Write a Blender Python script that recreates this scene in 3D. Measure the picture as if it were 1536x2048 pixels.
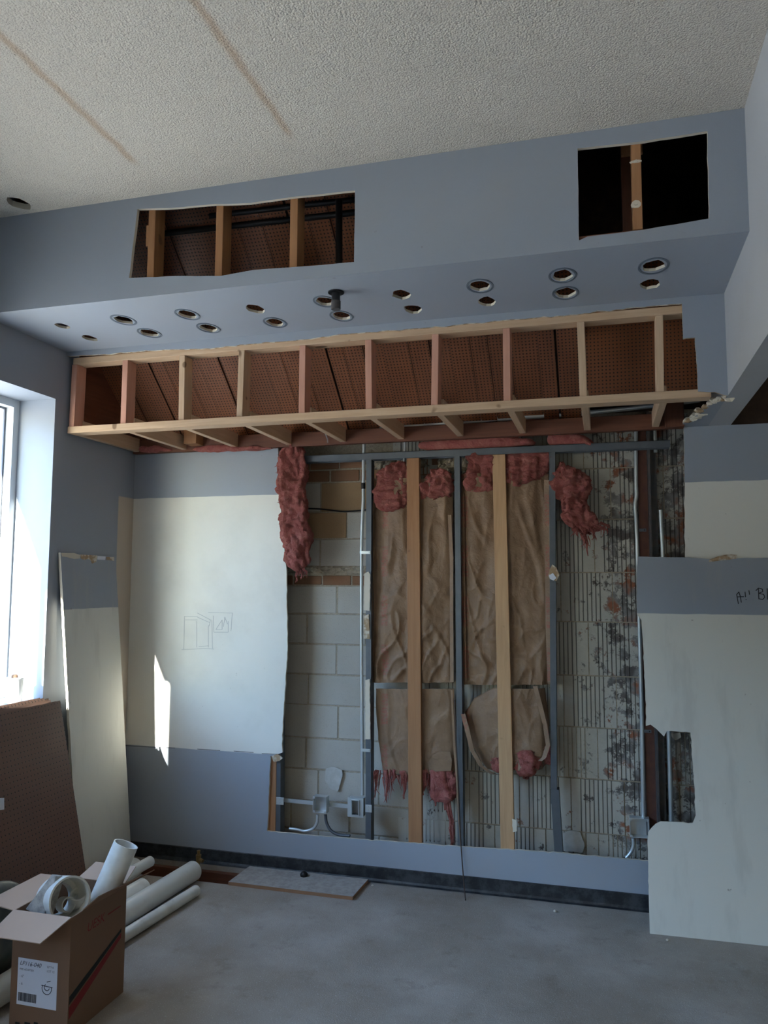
import bpy, bmesh, math, random
from mathutils import Vector, Matrix, noise
from mathutils.geometry import tessellate_polygon
random.seed(7)
for o in list(bpy.data.objects): bpy.data.objects.remove(o)
SC = bpy.context.scene
COL = SC.collection

# ------------------------------------------------------------------ camera
FPX, YAW, PITCH, ROLL, CAMH = 1570.0, -0.2740, 0.09237, 0.00348, 1.75
_cy, _sy, _cp, _sp = math.cos(YAW), math.sin(YAW), math.cos(PITCH), math.sin(PITCH)
_F = Vector((_sy*_cp, _cy*_cp, _sp)); _r = Vector((_cy, -_sy, 0)); _u = _r.cross(_F)
_R = _r*math.cos(ROLL) + _u*math.sin(ROLL); _U = -_r*math.sin(ROLL) + _u*math.cos(ROLL)
CAMP = Vector((0, 0, CAMH))
cam_d = bpy.data.cameras.new('camera'); cam = bpy.data.objects.new('camera', cam_d); COL.objects.link(cam)
cam.matrix_world = Matrix(((_R.x, _U.x, -_F.x, 0), (_R.y, _U.y, -_F.y, 0), (_R.z, _U.z, -_F.z, CAMH), (0, 0, 0, 1)))
cam_d.sensor_fit = 'VERTICAL'; cam_d.sensor_height = 24.0; cam_d.lens = FPX/2048*24.0
cam_d.clip_start = 0.05; cam_d.clip_end = 200
SC.camera = cam

# ------------------------------------------------------------------ light
wd = bpy.data.worlds.new('world'); SC.world = wd; wd.use_nodes = True
bg = wd.node_tree.nodes['Background']; sky = wd.node_tree.nodes.new('ShaderNodeTexSky'); sky.sky_type = 'NISHITA'; sky.sun_disc = False
sky.sun_elevation = math.radians(25.8); sky.sun_rotation = math.radians(192.4); sky.dust_density = 0.1; sky.ozone_density = 1.8
wd.node_tree.links.new(sky.outputs[0], bg.inputs[0]); bg.inputs[1].default_value = 1.75
SUN = Vector((0.22, 1.0, -0.495)).normalized()
sd = bpy.data.lights.new('sun', 'SUN'); sd.energy = 45; sd.angle = 0.012; sd.color = (1, 0.95, 0.86)
so = bpy.data.objects.new('sun', sd); COL.objects.link(so); so.rotation_euler = SUN.to_track_quat('-Z', 'Y').to_euler(); so.location = (-6, -8, 8)
def portal(y0, y1, z0, z1, x):
    l = bpy.data.lights.new('window_portal', 'AREA'); l.shape = 'RECTANGLE'; l.size = z1-z0; l.size_y = y1-y0
    l.cycles.is_portal = True
    o = bpy.data.objects.new('window_portal', l); COL.objects.link(o); o.location = (x, (y0+y1)/2, (z0+z1)/2)
    o.rotation_euler = (0, math.radians(-90), 0)
W3 = (.8, 1.4, .1, .6)  # low front opening, added only to let in sun for warm fill
portal(1.71, 3.82, 1.1, 2.82, -3.45); portal(-2.5, 1.0, 0.9, 2.82, -3.45)
def portal_front(w, y):
    l = bpy.data.lights.new('window_portal', 'AREA'); l.shape = 'RECTANGLE'; l.size = w[1]-w[0]; l.size_y = w[3]-w[2]; l.cycles.is_portal = True
    o = bpy.data.objects.new('window_portal', l); COL.objects.link(o); o.location = ((w[0]+w[1])/2, y, (w[2]+w[3])/2); o.rotation_euler = (math.radians(90), 0, math.radians(0))
portal_front(W3, -4.66)
SC.view_settings.view_transform = 'Standard'; SC.view_settings.look = 'None'
SC.view_settings.gamma = 1; SC.view_settings.use_curve_mapping = False
SC.view_settings.exposure = 0.8
SC.cycles.max_bounces = 10; SC.cycles.diffuse_bounces = 7; SC.cycles.glossy_bounces = 3
SC.cycles.transparent_max_bounces = 8; SC.cycles.sample_clamp_indirect = 4

# ------------------------------------------------------------------ geometry of the room
XL = -3.07      # left wall face
YB = 4.64       # back wall drywall face
YF = 3.906      # face of the lower soffit frame
YS = 3.226      # face of the upper soffit
ZB = 2.637      # underside of the lower frame and beam
ZS = 3.13       # underside of the upper soffit
ZC = 3.637      # ceiling
YM = 4.83       # masonry face
XB0, XB1 = 0.572, 0.687   # beam on the right
def B(px, py, ax, v):
    """world point seen at photo pixel on the plane axis=v"""
    d = _R*((px-768)/FPX) - _U*((py-1024)/FPX) + _F
    t = (v-CAMP[ax])/d[ax]
    return CAMP + d*t
def BP(px, py, p, n):
    d = _R*((px-768)/FPX) - _U*((py-1024)/FPX) + _F
    return CAMP + d*((p-CAMP).dot(n)/d.dot(n))
def sm(a, b, t):
    t = max(0, min(1, (t-a)/(b-a))); return t*t*(3-2*t)

# ------------------------------------------------------------------ materials
def srgb(r, g, b):
    f = lambda c: (c/255/12.92 if c/255 <= .04045 else ((c/255+.055)/1.055)**2.4)
    return (f(r), f(g), f(b), 1)
class Mat:
    def __init__(s, name, col=(.8, .8, .8, 1), rough=.6, metal=0.0):
        s.m = bpy.data.materials.new(name); s.m.use_nodes = True
        s.t = s.m.node_tree; s.n = s.t.nodes; s.p = s.n['Principled BSDF']
        s.p.inputs['Base Color'].default_value = col if len(col) == 4 else (*col, 1)
        s.p.inputs['Roughness'].default_value = rough; s.p.inputs['Metallic'].default_value = metal
    def new(s, t, **kw):
        x = s.n.new(t)
        for k, v in kw.items(): setattr(x, k, v)
        return x
    def link(s, a, b): s.t.links.new(a, b)
    def coord(s, kind='Object'):
        return s.new('ShaderNodeTexCoord').outputs[kind]
    def pos(s):
        return s.new('ShaderNodeNewGeometry').outputs['Position']
    def sep(s, v):
        x = s.new('ShaderNodeSeparateXYZ'); s.link(v, x.inputs[0]); return x.outputs
    def math(s, op, a, b=None, c=None, clamp=False):
        x = s.new('ShaderNodeMath', operation=op); x.use_clamp = clamp
        for i, v in enumerate((a, b, c)):
            if v is None: continue
            if isinstance(v, (int, float)): x.inputs[i].default_value = v
            else: s.link(v, x.inputs[i])
        return x.outputs[0]
    def noise(s, vec=None, scale=5, detail=4, rough=.55, dist=0, stretch=None):
        x = s.new('ShaderNodeTexNoise'); x.inputs['Scale'].default_value = scale; x.inputs['Detail'].default_value = detail
        x.inputs['Roughness'].default_value = rough; x.inputs['Distortion'].default_value = dist
        v = vec or s.coord()
        if stretch:
            mp = s.new('ShaderNodeMapping'); mp.inputs['Scale'].default_value = stretch; s.link(v, mp.inputs[0]); v = mp.outputs[0]
        s.link(v, x.inputs['Vector']); return x.outputs['Fac']
    def ramp(s, f, stops):
        x = s.new('ShaderNodeValToRGB'); e = x.color_ramp.elements
        while len(e) < len(stops): e.new(.5)
        for i, (p, c) in enumerate(stops): e[i].position = p; e[i].color = c if len(c) == 4 else (*c, 1)
        s.link(f, x.inputs[0]); return x.outputs[0]
    def mix(s, f, a, b, mode='MIX'):
        x = s.new('ShaderNodeMix', data_type='RGBA', blend_type=mode)
        for i, v in ((0, f), (6, a), (7, b)):
            if isinstance(v, (int, float)): x.inputs[i].default_value = v
            elif isinstance(v, tuple): x.inputs[i].default_value = v if len(v) == 4 else (*v, 1)
            else: s.link(v, x.inputs[i])
        return x.outputs[2]
    def step(s, v, e, w=.004):
        x = s.new('ShaderNodeMapRange', interpolation_type='SMOOTHSTEP')
        x.inputs[1].default_value = e-w; x.inputs[2].default_value = e+w; s.link(v, x.inputs[0]); return x.outputs[0]
    def color(s, c): s.link(c, s.p.inputs['Base Color'])
    def bump(s, f, strength=.3, dist=.01):
        x = s.new('ShaderNodeBump'); x.inputs['Strength'].default_value = strength; x.inputs['Distance'].default_value = dist
        s.link(f, x.inputs['Height']); s.link(x.outputs[0], s.p.inputs['Normal'])

BLUE = (0.29, 0.32, 0.368, 1); CREAM = (0.70, 0.68, 0.62, 1); GYP = (0.62, 0.56, 0.46, 1)
def m_paint(name, col, bands=None, dirt=.05):
    """wall paint; bands = (z_low, z_high): cream between them, blue elsewhere"""
    m = Mat(name, col, .62); P = m.pos()
    base = col
    if bands:
        z = m.sep(P)[2]; wob = m.math('MULTIPLY_ADD', m.noise(P, 6, 2), .012, -.006); z2 = m.math('ADD', z, wob)
        f = m.math('MULTIPLY', m.step(z2, bands[0], .002), m.math('SUBTRACT', 1, m.step(z2, bands[1], .002)))
        base = m.mix(f, BLUE, CREAM)
    n = m.noise(P, 2.2, 5, .6); c = m.mix(m.math('MULTIPLY', m.step(n, .6, .15), dirt*4), base, (.33, .30, .26, 1))
    sp = m.noise(P, 30, 2, .5); c = m.mix(m.math('MULTIPLY', m.step(sp, .78, .03), .5), c, (.16, .14, .12, 1))
    m.color(c); m.bump(m.noise(P, 260, 2), .08, .002); return m.m
M = {}
M['blue'] = m_paint('blue_wall_paint', BLUE)
M['back'] = m_paint('banded_wall_paint', BLUE, (.694, 2.325))
M['grey'] = m_paint('grey_beam_paint', (0.385, 0.39, 0.405, 1))
M['warm'] = m_paint('tan_bounce_paint', (.74, .64, .52, 1))  # tan picked for the unseen walls so they bounce warm light
M['gyp'] = Mat('gypsum_edge', GYP, .9).m
_m = Mat('gypsum_torn', GYP, .9); _m.color(_m.ramp(_m.noise(None, 25, 3), [(.4, (.62, .57, .48)), (.55, (.36, .25, .15))])); M['torn'] = _m.m

def left_wall_mat():
    m = Mat('left_wall_paint', BLUE, .62); P = m.pos(); s = m.sep(P)
    f = m.math('MULTIPLY', m.math('MULTIPLY', m.step(s[2], .694), m.math('SUBTRACT', 1, m.step(s[2], 2.325))), m.step(s[1], 4.47, .006))
    c = m.mix(f, BLUE, (.55, .47, .38, 1))
    n = m.noise(P, 2.5, 4); m.color(m.mix(m.math('MULTIPLY', m.step(n, .62, .12), .15), c, (.33, .3, .27, 1)))
    m.bump(m.noise(P, 240, 2), .06, .002); return m.m
M['left'] = left_wall_mat()

def ceil_mat():
    m = Mat('popcorn_ceiling', (.72, .68, .60, 1), .9); P = m.pos(); s = m.sep(P)
    c = (.575, .525, .455, 1)
    for (a, b) in (((0, 70), (270, 325)), ((390, 0), (580, 270))):
        A, Bq = B(*a, 2, ZC), B(*b, 2, ZC); k = (Bq.x-A.x)/(Bq.y-A.y)
        xx = m.math('SUBTRACT', s[0], m.math('MULTIPLY_ADD', s[1], k, A.x-k*A.y))
        d = m.math('ABSOLUTE', m.math('ADD', xx, m.math('MULTIPLY_ADD', m.noise(P, 9, 3), .03, -.015)))
        f = m.math('SUBTRACT', 1, m.step(d, .016, .014)); f = m.math('MULTIPLY', f, m.math('SUBTRACT', 1, m.step(s[1], Bq.y, .05)))
        c = m.mix(m.math('MULTIPLY', f, .62), c, (.40, .26, .15, 1))
    v = m.new('ShaderNodeTexVoronoi'); v.inputs['Scale'].default_value = 130; m.link(P, v.inputs['Vector'])
    n = m.noise(P, 150, 3, .7)
    pit = m.step(n, .61, .03); c = m.mix(m.math('MULTIPLY', pit, .55), c, (.24, .225, .2, 1)); m.color(c)
    h = m.math('SUBTRACT', m.math('MULTIPLY', n, .7), m.math('MULTIPLY', v.outputs['Distance'], .8)); m.bump(h, .55, .011); return m.m
M['ceil'] = ceil_mat()

def floor_mat():
    m = Mat('dusty_concrete', (.3, .3, .3, 1), .82); P = m.pos()
    a = m.noise(P, 1.6, 6, .6); c = m.ramp(a, [(.3, (.26, .215, .175)), (.5, (.325, .285, .245)), (.7, (.42, .385, .35))])
    c = m.mix(m.math('MULTIPLY', m.step(m.noise(P, 140, 2), .66, .05), .5), c, (.58, .57, .55, 1))
    c = m.mix(m.math('MULTIPLY', m.step(m.noise(P, 5, 5, .7), .62, .06), .4), c, (.20, .165, .13, 1)); m.color(c)
    m.bump(m.math('ADD', m.noise(P, 160, 3), m.noise(P, 20, 3)), .35, .006); return m.m
M['floor'] = floor_mat()

def wood_mat(name, c0, c1, axis=2, knots=True, rough=.6):
    m = Mat(name, c0, rough); P = m.pos()
    st = [14, 14, 14]; st[axis] = .9
    g = m.noise(P, 3, 5, .6, .6, tuple(st)); c = m.ramp(g, [(.3, c0), (.7, c1)])
    oi = m.new('ShaderNodeObjectInfo'); c = m.mix(m.math('MULTIPLY', oi.outputs['Random'], .3), c, tuple(x*.72 for x in c0[:3]), 'MIX')
    if knots:
        kn = m.noise(P, 9, 1, .4); c = m.mix(m.math('MULTIPLY', m.step(kn, .755, .02), .8), c, (.14, .07, .03, 1))
    m.color(c); m.bump(g, .12, .003); return m.m
for ax, s in ((0, 'x'), (1, 'y'), (2, 'z')):
    M['pine'+s] = wood_mat('pale_pine_'+s, (.52, .345, .21), (.66, .47, .315), ax)
    M['fir'+s] = wood_mat('pink_fir_'+s, (.52, .25, .17), (.62, .33, .24), ax)
    M['old'+s] = wood_mat('old_stud_wood_'+s, (.30, .135, .055), (.41, .205, .09), ax)
    M['dark'+s] = wood_mat('dark_ledger_wood_'+s, (.10, .03, .013), (.17, .058, .027), ax, False)

M['studlight'] = wood_mat('tan_stud_wood', (.40, .23, .115), (.52, .32, .17), 2)
def steel_mat(name, col, rough=.42, blot=.3):
    m = Mat(name, col, rough, .55); P = m.pos(); n = m.noise(P, 18, 4)
    m.color(m.mix(m.math('MULTIPLY', n, blot), col, tuple(x*.45 for x in col[:3])+(1,))); return m.m
M['stud'] = steel_mat('galvanised_stud', (.125, .14, .16, 1), .5, .6)
M['galv'] = steel_mat('galvanised_bright', (.60, .64, .66, 1), .34)
M['black'] = Mat('black_iron', (.012, .012, .014, 1), .5, .4).m
M['rubber'] = None
def rubber():
    m = Mat('black_rubber_base', (.012, .013, .016, 1), .45); P = m.pos()
    z = m.sep(P)[2]; d = m.math('MULTIPLY', m.step(m.noise(P, 14, 5, .7), .52, .12), .3)
    m.color(m.mix(d, (.010, .012, .016, 1), (.13, .135, .14, 1))); return m.m
M['rubber'] = rubber()
def speck(name, c0, c1, scale=40, rough=.85, bump=.3, lo=.4, hi=.62):
    m = Mat(name, c0, rough); P = m.pos(); n = m.noise(P, scale, 5, .65); m.color(m.ramp(n, [(lo, c0), (hi, c1)])); m.bump(n, bump, .006); return m
def block_mat(name, c0, c1):
    m = Mat(name, c0, .9); P = m.pos(); oi = m.new('ShaderNodeObjectInfo')
    n = m.noise(P, 150, 3, .6); b = m.noise(P, 5, 4)
    c = m.mix(b, c0, c1); c = m.mix(m.math('MULTIPLY', m.step(n, .66, .05), .5), c, tuple(x*.5 for x in c0[:3])+(1,))
    c = m.mix(m.math('MULTIPLY', oi.outputs['Random'], .35), c, tuple(x*.6 for x in c0[:3])+(1,)); m.color(c); m.bump(n, .4, .004); return m.m
M['cmu'] = block_mat('grey_concrete_block', (.50, .465, .41, 1), (.40, .365, .31, 1))
M['tan'] = block_mat('tan_clay_block', (.36, .235, .125, 1), (.29, .18, .095, 1))
M['brick'] = block_mat('rust_brick', (.27, .13, .065, 1), (.19, .105, .06, 1))
M['mortar'] = speck('rough_mortar', (.40, .335, .25, 1), (.29, .25, .19, 1), 60, .95, .8).m
def tile_mat():
    m = Mat('peeling_white_tile', (.6, .6, .56, 1), .75); P = m.pos(); s = m.sep(P); oi = m.new('ShaderNodeObjectInfo')
    w = m.mix(m.noise(P, 6, 4), (.52, .50, .445, 1), (.36, .335, .285, 1))
    a = m.noise(P, 11, 6, .72); bias = m.math('MINIMUM', m.math('MAXIMUM', m.math('MULTIPLY_ADD', s[0], .55, .05), -.02), .12)
    f = m.step(m.math('ADD', a, bias), .60, .03)
    under = m.ramp(m.noise(P, 7, 3), [(.42, (.10, .085, .075)), (.52, (.22, .21, .20)), (.62, (.26, .095, .045))])
    c = m.mix(f, w, under)
    v = m.sep(m.coord())[1]
    c = m.mix(m.math('MULTIPLY', m.math('MULTIPLY', m.step(v, .003, .001), m.math('SUBTRACT', 1, m.step(v, .006, .001))), .75), c, (.05, .045, .04, 1))
    m.color(c); m.bump(m.math('SUBTRACT', m.noise(P, 50, 4), f), .35, .004); return m.m
M['tile'] = tile_mat()
def peg_mat(name, c0, c1, pitch, plane, rough=.5, r=.17):
    """brown hardboard with rows of small dark perforations; plane = the two object axes"""
    m = Mat(name, c0, rough); P = m.coord(); s = m.sep(P)
    def cell(v):
        x = m.math('FRACT', m.math('DIVIDE', v, pitch)); return m.math('SUBTRACT', x, .5)
    a, b = cell(s[plane[0]]), cell(s[plane[1]])
    d = m.math('SQRT', m.math('ADD', m.math('MULTIPLY', a, a), m.math('MULTIPLY', b, b)))
    hole = m.math('SUBTRACT', 1, m.step(d, r, .04))
    oi = m.new('ShaderNodeObjectInfo'); n = m.noise(P, 7, 4)
    c = m.mix(n, c0, c1); c = m.mix(m.math('MULTIPLY', oi.outputs['Random'], .45), c, tuple(x*.55 for x in c0[:3])+(1,))
    m.color(m.mix(hole, c, (.012, .007, .005, 1))); m.bump(m.math('SUBTRACT', 0, hole), .5, .003); return m.m
M['perf'] = peg_mat('perforated_plank', (.29, .105, .045, 1), (.195, .068, .03, 1), .0195, (0, 1), .42, .2)
M['perfv'] = peg_mat('perforated_sheet', (.31, .10, .033, 1), (.2, .06, .02, 1), .0195, (0, 2), .5, .19)
M['peg'] = peg_mat('pegboard_brown', (.17, .085, .055, 1), (.125, .062, .042, 1), .0254, (1, 2), .55, .14)
M['pegedge'] = Mat('pegboard_pale_edge', (.72, .69, .64, 1), .8).m
def kraft():
    m = Mat('kraft_paper', (.23, .14, .08, 1), .58); P = m.pos()
    n = m.noise(P, 9, 5, .6); c = m.ramp(n, [(.3, (.165, .092, .048)), (.7, (.235, .14, .078))])
    s = m.sep(P)
    # rows of faint red printed lettering running up the facing
    cx = m.math('FRACT', m.math('DIVIDE', m.math('ADD', s[0], .985), .50)); band = m.math('MULTIPLY', m.step(cx, .30, .01), m.math('SUBTRACT', 1, m.step(cx, .385, .01)))
    cz = m.math('FRACT', m.math('DIVIDE', s[2], .30)); rowf = m.math('SUBTRACT', 1, m.step(cz, .62, .02))
    w = m.new('ShaderNodeTexWave', wave_type='BANDS', bands_direction='Z'); w.inputs['Scale'].default_value = 14; w.inputs['Distortion'].default_value = 9; w.inputs['Detail Scale'].default_value = 6; m.link(P, w.inputs[0])
    f = m.math('MULTIPLY', m.math('MULTIPLY', band, rowf), m.step(w.outputs['Fac'], .5, .1))
    c = m.mix(m.math('MULTIPLY', f, .55), c, (.27, .045, .035, 1))
    m.color(c); m.bump(m.math('ADD', m.noise(P, 20, 4, .55, 2.2), m.math('MULTIPLY', m.noise(P, 90, 2), .4)), .28, .012)
    m.p.inputs['Sheen Weight'].default_value = .1; return m.m
M['kraft'] = kraft()
def wool(name, c0, c1, c2):
    m = Mat(name, c0, .95); P = m.pos(); n = m.noise(P, 16, 6, .7, 1.5); n2 = m.noise(P, 120, 3, .7, 2)
    m.color(m.ramp(n, [(.28, c0), (.5, c1), (.75, c2)])); m.bump(m.math('ADD', m.noise(P, 45, 5, .75, 1.5), m.math('MULTIPLY', n2, .6)), 1.0, .02)
    m.p.inputs['Sheen Weight'].default_value = .4; m.p.inputs['Sheen Tint'].default_value = (.9, .45, .4, 1); m.p.inputs['Sheen Roughness'].default_value = .6
    return m.m
M['pink'] = wool('pink_glass_wool', (.29, .045, .04, 1), (.45, .105, .085, 1), (.60, .25, .19, 1))
M['pvc'] = None
def pvc():
    m = Mat('white_pvc', (.70, .70, .66, 1), .32); P = m.pos(); m.color(m.mix(m.step(m.noise(P, 6, 4), .6, .1), (.72, .72, .68, 1), (.58, .57, .53, 1))); return m.m
M['pvc'] = pvc()
M['print'] = Mat('black_print', (.03, .03, .05, 1), .7).m
M['pencil'] = Mat('pencil_line', (.36, .37, .37, 1), .8).m
M['marker'] = Mat('black_marker', (.015, .015, .02, 1), .7).m
M['redprint'] = Mat('red_print', (.20, .012, .012, 1), .7).m
M['blackprint'] = Mat('dark_green_print', (.012, .016, .013, 1), .7).m
def card(name, a, b):
    m = Mat(name, a, .8); P = m.pos(); n = m.noise(P, 4, 4); m.color(m.mix(n, a, b)); m.bump(m.noise(P, 70, 2), .08, .002); return m.m
M['card'] = card('brown_cardboard', (.215, .12, .07, 1), (.175, .097, .058, 1))
M['cardin'] = card('pale_cardboard_inside', (.50, .36, .27, 1), (.44, .31, .235, 1))
M['paper'] = Mat('white_paper', (.66, .68, .76, 1), .75).m
M['flake'] = speck('plaster_flake_paint', (.50, .49, .46, 1), (.42, .405, .37, 1), 14, .8, .1).m
M['greypaper'] = speck('printed_grey_paper', (.45, .44, .41, 1), (.30, .29, .28, 1), 45, .8, .1).m
M['board'] = speck('grey_underlay_board', (.40, .375, .345, 1), (.31, .285, .26, 1), 30, .9, .3).m
M['boardedge'] = wood_mat('board_edge_wood', (.25, .13, .07), (.36, .2, .11), 0, False)
M['column'] = speck('red_oxide_steel', (.115, .04, .022, 1), (.085, .03, .02, 1), 25, .7, .15).m
M['coldark'] = speck('dark_grey_steel', (.045, .045, .05, 1), (.075, .06, .055, 1), 20, .6, .15).m
M['brass'] = Mat('aged_brass', (.36, .23, .09, 1), .4, .9).m
M['frame'] = Mat('white_window_frame', (.72, .74, .75, 1), .45).m
M['framedark'] = Mat('dark_window_gasket', (.12, .13, .16, 1), .5).m
M['ring'] = Mat('slate_ring', (.115, .14, .17, 1), .7).m
M['tin'] = Mat('white_can', (.60, .62, .64, 1), .4, .1).m
M['tarp'] = speck('grey_green_plastic', (.075, .09, .08, 1), (.14, .145, .12, 1), 9, .35, .2).m
M['cord'] = Mat('dark_cord', (.06, .035, .025, 1), .7).m
M['pave'] = speck('outdoor_paving', (.54, .50, .45, 1), (.47, .44, .40, 1), 3, .9, .1).m
M['render'] = speck('outdoor_render', (.25, .22, .19, 1), (.2, .18, .16, 1), 3, .9, .1).m
M['darkdeck'] = speck('dark_deck', (.05, .03, .022, 1), (.085, .05, .035, 1), 8, .9, .2).m
def glass():
    m = Mat('window_glass'); n = m.n; n.remove(m.p); o = n['Material Output']
    tr = m.new('ShaderNodeBsdfTransparent'); tr.inputs[0].default_value = (.93, .96, .96, 1); gl = m.new('ShaderNodeBsdfGlossy'); gl.inputs['Roughness'].default_value = .02
    lw = m.new('ShaderNodeLayerWeight'); lw.inputs[0].default_value = .5; mx = m.new('ShaderNodeMixShader')
    fr = m.math('MULTIPLY_ADD', m.math('POWER', lw.outputs['Facing'], 5), .35, .03)
    m.link(fr, mx.inputs[0]); m.link(tr.outputs[0], mx.inputs[1]); m.link(gl.outputs[0], mx.inputs[2]); m.link(mx.outputs[0], o.inputs[0]); return m.m
M['glass'] = glass()

# ------------------------------------------------------------------ mesh helpers
class MB:
    def __init__(s): s.v = []; s.f = []; s.mi = []; s.cur = 0
    def add(s, vs, fs, mi=None):
        k = len(s.v); s.v += [Vector(v) for v in vs]
        for f in fs: s.f.append([i+k for i in f]); s.mi.append(s.cur if mi is None else mi)
        return s
    def box(s, a, b, mi=None):
        x0, y0, z0 = (min(a[i], b[i]) for i in range(3)); x1, y1, z1 = (max(a[i], b[i]) for i in range(3))
        return s.add([(x0, y0, z0), (x1, y0, z0), (x1, y1, z0), (x0, y1, z0), (x0, y0, z1), (x1, y0, z1), (x1, y1, z1), (x0, y1, z1)],
                     [(0, 3, 2, 1), (4, 5, 6, 7), (0, 1, 5, 4), (1, 2, 6, 5), (2, 3, 7, 6), (3, 0, 4, 7)], mi)
    def hexa(s, p, mi=None):   # 8 points: bottom loop, top loop
        return s.add(p, [(0, 3, 2, 1), (4, 5, 6, 7), (0, 1, 5, 4), (1, 2, 6, 5), (2, 3, 7, 6), (3, 0, 4, 7)], mi)
    def tube(s, pts, r, n=12, caps=True, mi=None):
        pts = [Vector(p) for p in pts]; rs = r if isinstance(r, (list, tuple)) else [r]*len(pts); vs = []; up = None
        for i, p in enumerate(pts):
            t = (pts[min(i+1, len(pts)-1)]-pts[max(i-1, 0)]).normalized()
            if up is None:
                up = Vector((0, 0, 1)) if abs(t.z) < .9 else Vector((1, 0, 0))
            a = t.cross(up).normalized(); up = a.cross(t).normalized()
            for k in range(n):
                w = 2*math.pi*k/n; vs.append(p+a*rs[i]*math.cos(w)+up*rs[i]*math.sin(w))
        fs = [(i*n+k, i*n+(k+1) % n, (i+1)*n+(k+1) % n, (i+1)*n+k) for i in range(len(pts)-1) for k in range(n)]
        if caps: fs += [tuple(range(n)), tuple(reversed(range((len(pts)-1)*n, len(pts)*n)))]
        return s.add(vs, fs, mi)
    def pipe(s, a, b, ro, ri, n=28, mi=None):   # hollow straight pipe
        a, b = Vector(a), Vector(b); t = (b-a).normalized(); up = Vector((0, 0, 1)) if abs(t.z) < .9 else Vector((1, 0, 0))
        u = t.cross(up).normalized(); w = u.cross(t); vs = []
        for p, r in ((a, ro), (b, ro), (b, ri), (a, ri)):
            for k in range(n):
                q = 2*math.pi*k/n; vs.append(p+u*r*math.cos(q)+w*r*math.sin(q))
        fs = [(j*n+k, j*n+(k+1) % n, ((j+1) % 4)*n+(k+1) % n, ((j+1) % 4)*n+k) for j in range(4) for k in range(n)]
        return s.add(vs, fs, mi)
    def sheet(s, loops, org, u, v, thick, mside=1, mouter=None):
        """flat sheet from 2D loops (outer + holes) on plane org+u*a+v*b, thickened along -(u x v)"""
        org, u, v = Vector(org), Vector(u), Vector(v); nrm = u.cross(v).normalized()
        tri = tessellate_polygon([[Vector((a, b, 0)) for a, b in L] for L in loops]); fl = [q for L in loops for q in L]; n = len(fl)
        vs = [org+u*a+v*b for a, b in fl]; vs += [q-nrm*thick for q in vs]; fs = []
        for t in tri:
            a, b, c = (Vector(fl[i]) for i in t); cr = (b-a).x*(c-a).y-(b-a).y*(c-a).x
            t = tuple(t) if cr > 0 else tuple(reversed(t)); fs.append(t); fs.append(tuple(i+n for i in reversed(t)))
        s.add(vs, fs, 0); k0 = len(s.v)-2*n; st = 0
        for q_, L in enumerate(loops):
            m = len(L)
            for i in range(m):
                a, b = st+i+k0, st+(i+1) % m+k0; s.f.append([a, b, b+n, a+n]); s.mi.append(mside if q_ or mouter is None else mouter)
            st += m
        return s
    def build(s, name, mats, parent=None, smooth=False, org=None, bevel=0, **kw):
        if org is None: org = parent_org(parent) if parent else base_of(s.v)
        org = Vector(org); me = bpy.data.meshes.new(name)
        me.from_pydata([tuple(v-org) for v in s.v], [], s.f)
        for m in (mats if isinstance(mats, (list, tuple)) else [mats]): me.materials.append(M[m] if isinstance(m, str) else m)
        if any(s.mi):
            for p, i in zip(me.polygons, s.mi): p.material_index = min(i, len(me.materials)-1)
        bm = bmesh.new(); bm.from_mesh(me); bmesh.ops.recalc_face_normals(bm, faces=bm.faces); bm.to_mesh(me); bm.free()
        if smooth:
            me.polygons.foreach_set('use_smooth', [True]*len(me.polygons))
            if smooth is not True: me.set_sharp_from_angle(angle=math.radians(smooth))
        o = bpy.data.objects.new(name, me); COL.objects.link(o)
        if parent: o.parent = parent
        else: o.location = org
        if bevel:
            b = o.modifiers.new('bevel', 'BEVEL'); b.width = bevel; b.segments = 2; b.limit_method = 'ANGLE'
        return tag(o, **kw)
def base_of(vs):
    x = [v.x for v in vs]; y = [v.y for v in vs]; z = [v.z for v in vs]
    return Vector(((min(x)+max(x))/2, (min(y)+max(y))/2, min(z)))
def parent_org(p):
    o = Vector((0, 0, 0))
    while p: o += p.location; p = p.parent
    return o
def tag(o, label=None, cat=None, group=None, kind=None):
    if label: o['label'] = label
    if cat: o['category'] = cat
    if group: o['group'] = group
    if kind: o['kind'] = kind
    return o
def empty(name, loc, **kw):
    o = bpy.data.objects.new(name, None); o.location = loc; o.empty_display_size = .1; COL.objects.link(o); return tag(o, **kw)
def jag(pts, step=.03, amp=.004, seed=0):
    """resample a 2D polyline and roughen it (torn edge)"""
    out = []
    for (a, b) in zip(pts, pts[1:]):
        n = max(1, int(math.dist(a, b)/step))
        for i in range(n):
            t = i/n; x, y = a[0]+(b[0]-a[0])*t, a[1]+(b[1]-a[1])*t
            if i: x += amp*noise.noise((x*60, y*60, seed)); y += amp*noise.noise((x*60, y*60, seed+9))
            out.append((x, y))
    return out + [pts[-1]]
def lumber(name, a, b, mat, parent, **kw):
    return MB().box(a, b).build(name, mat, parent, bevel=.0025, **kw)

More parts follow.
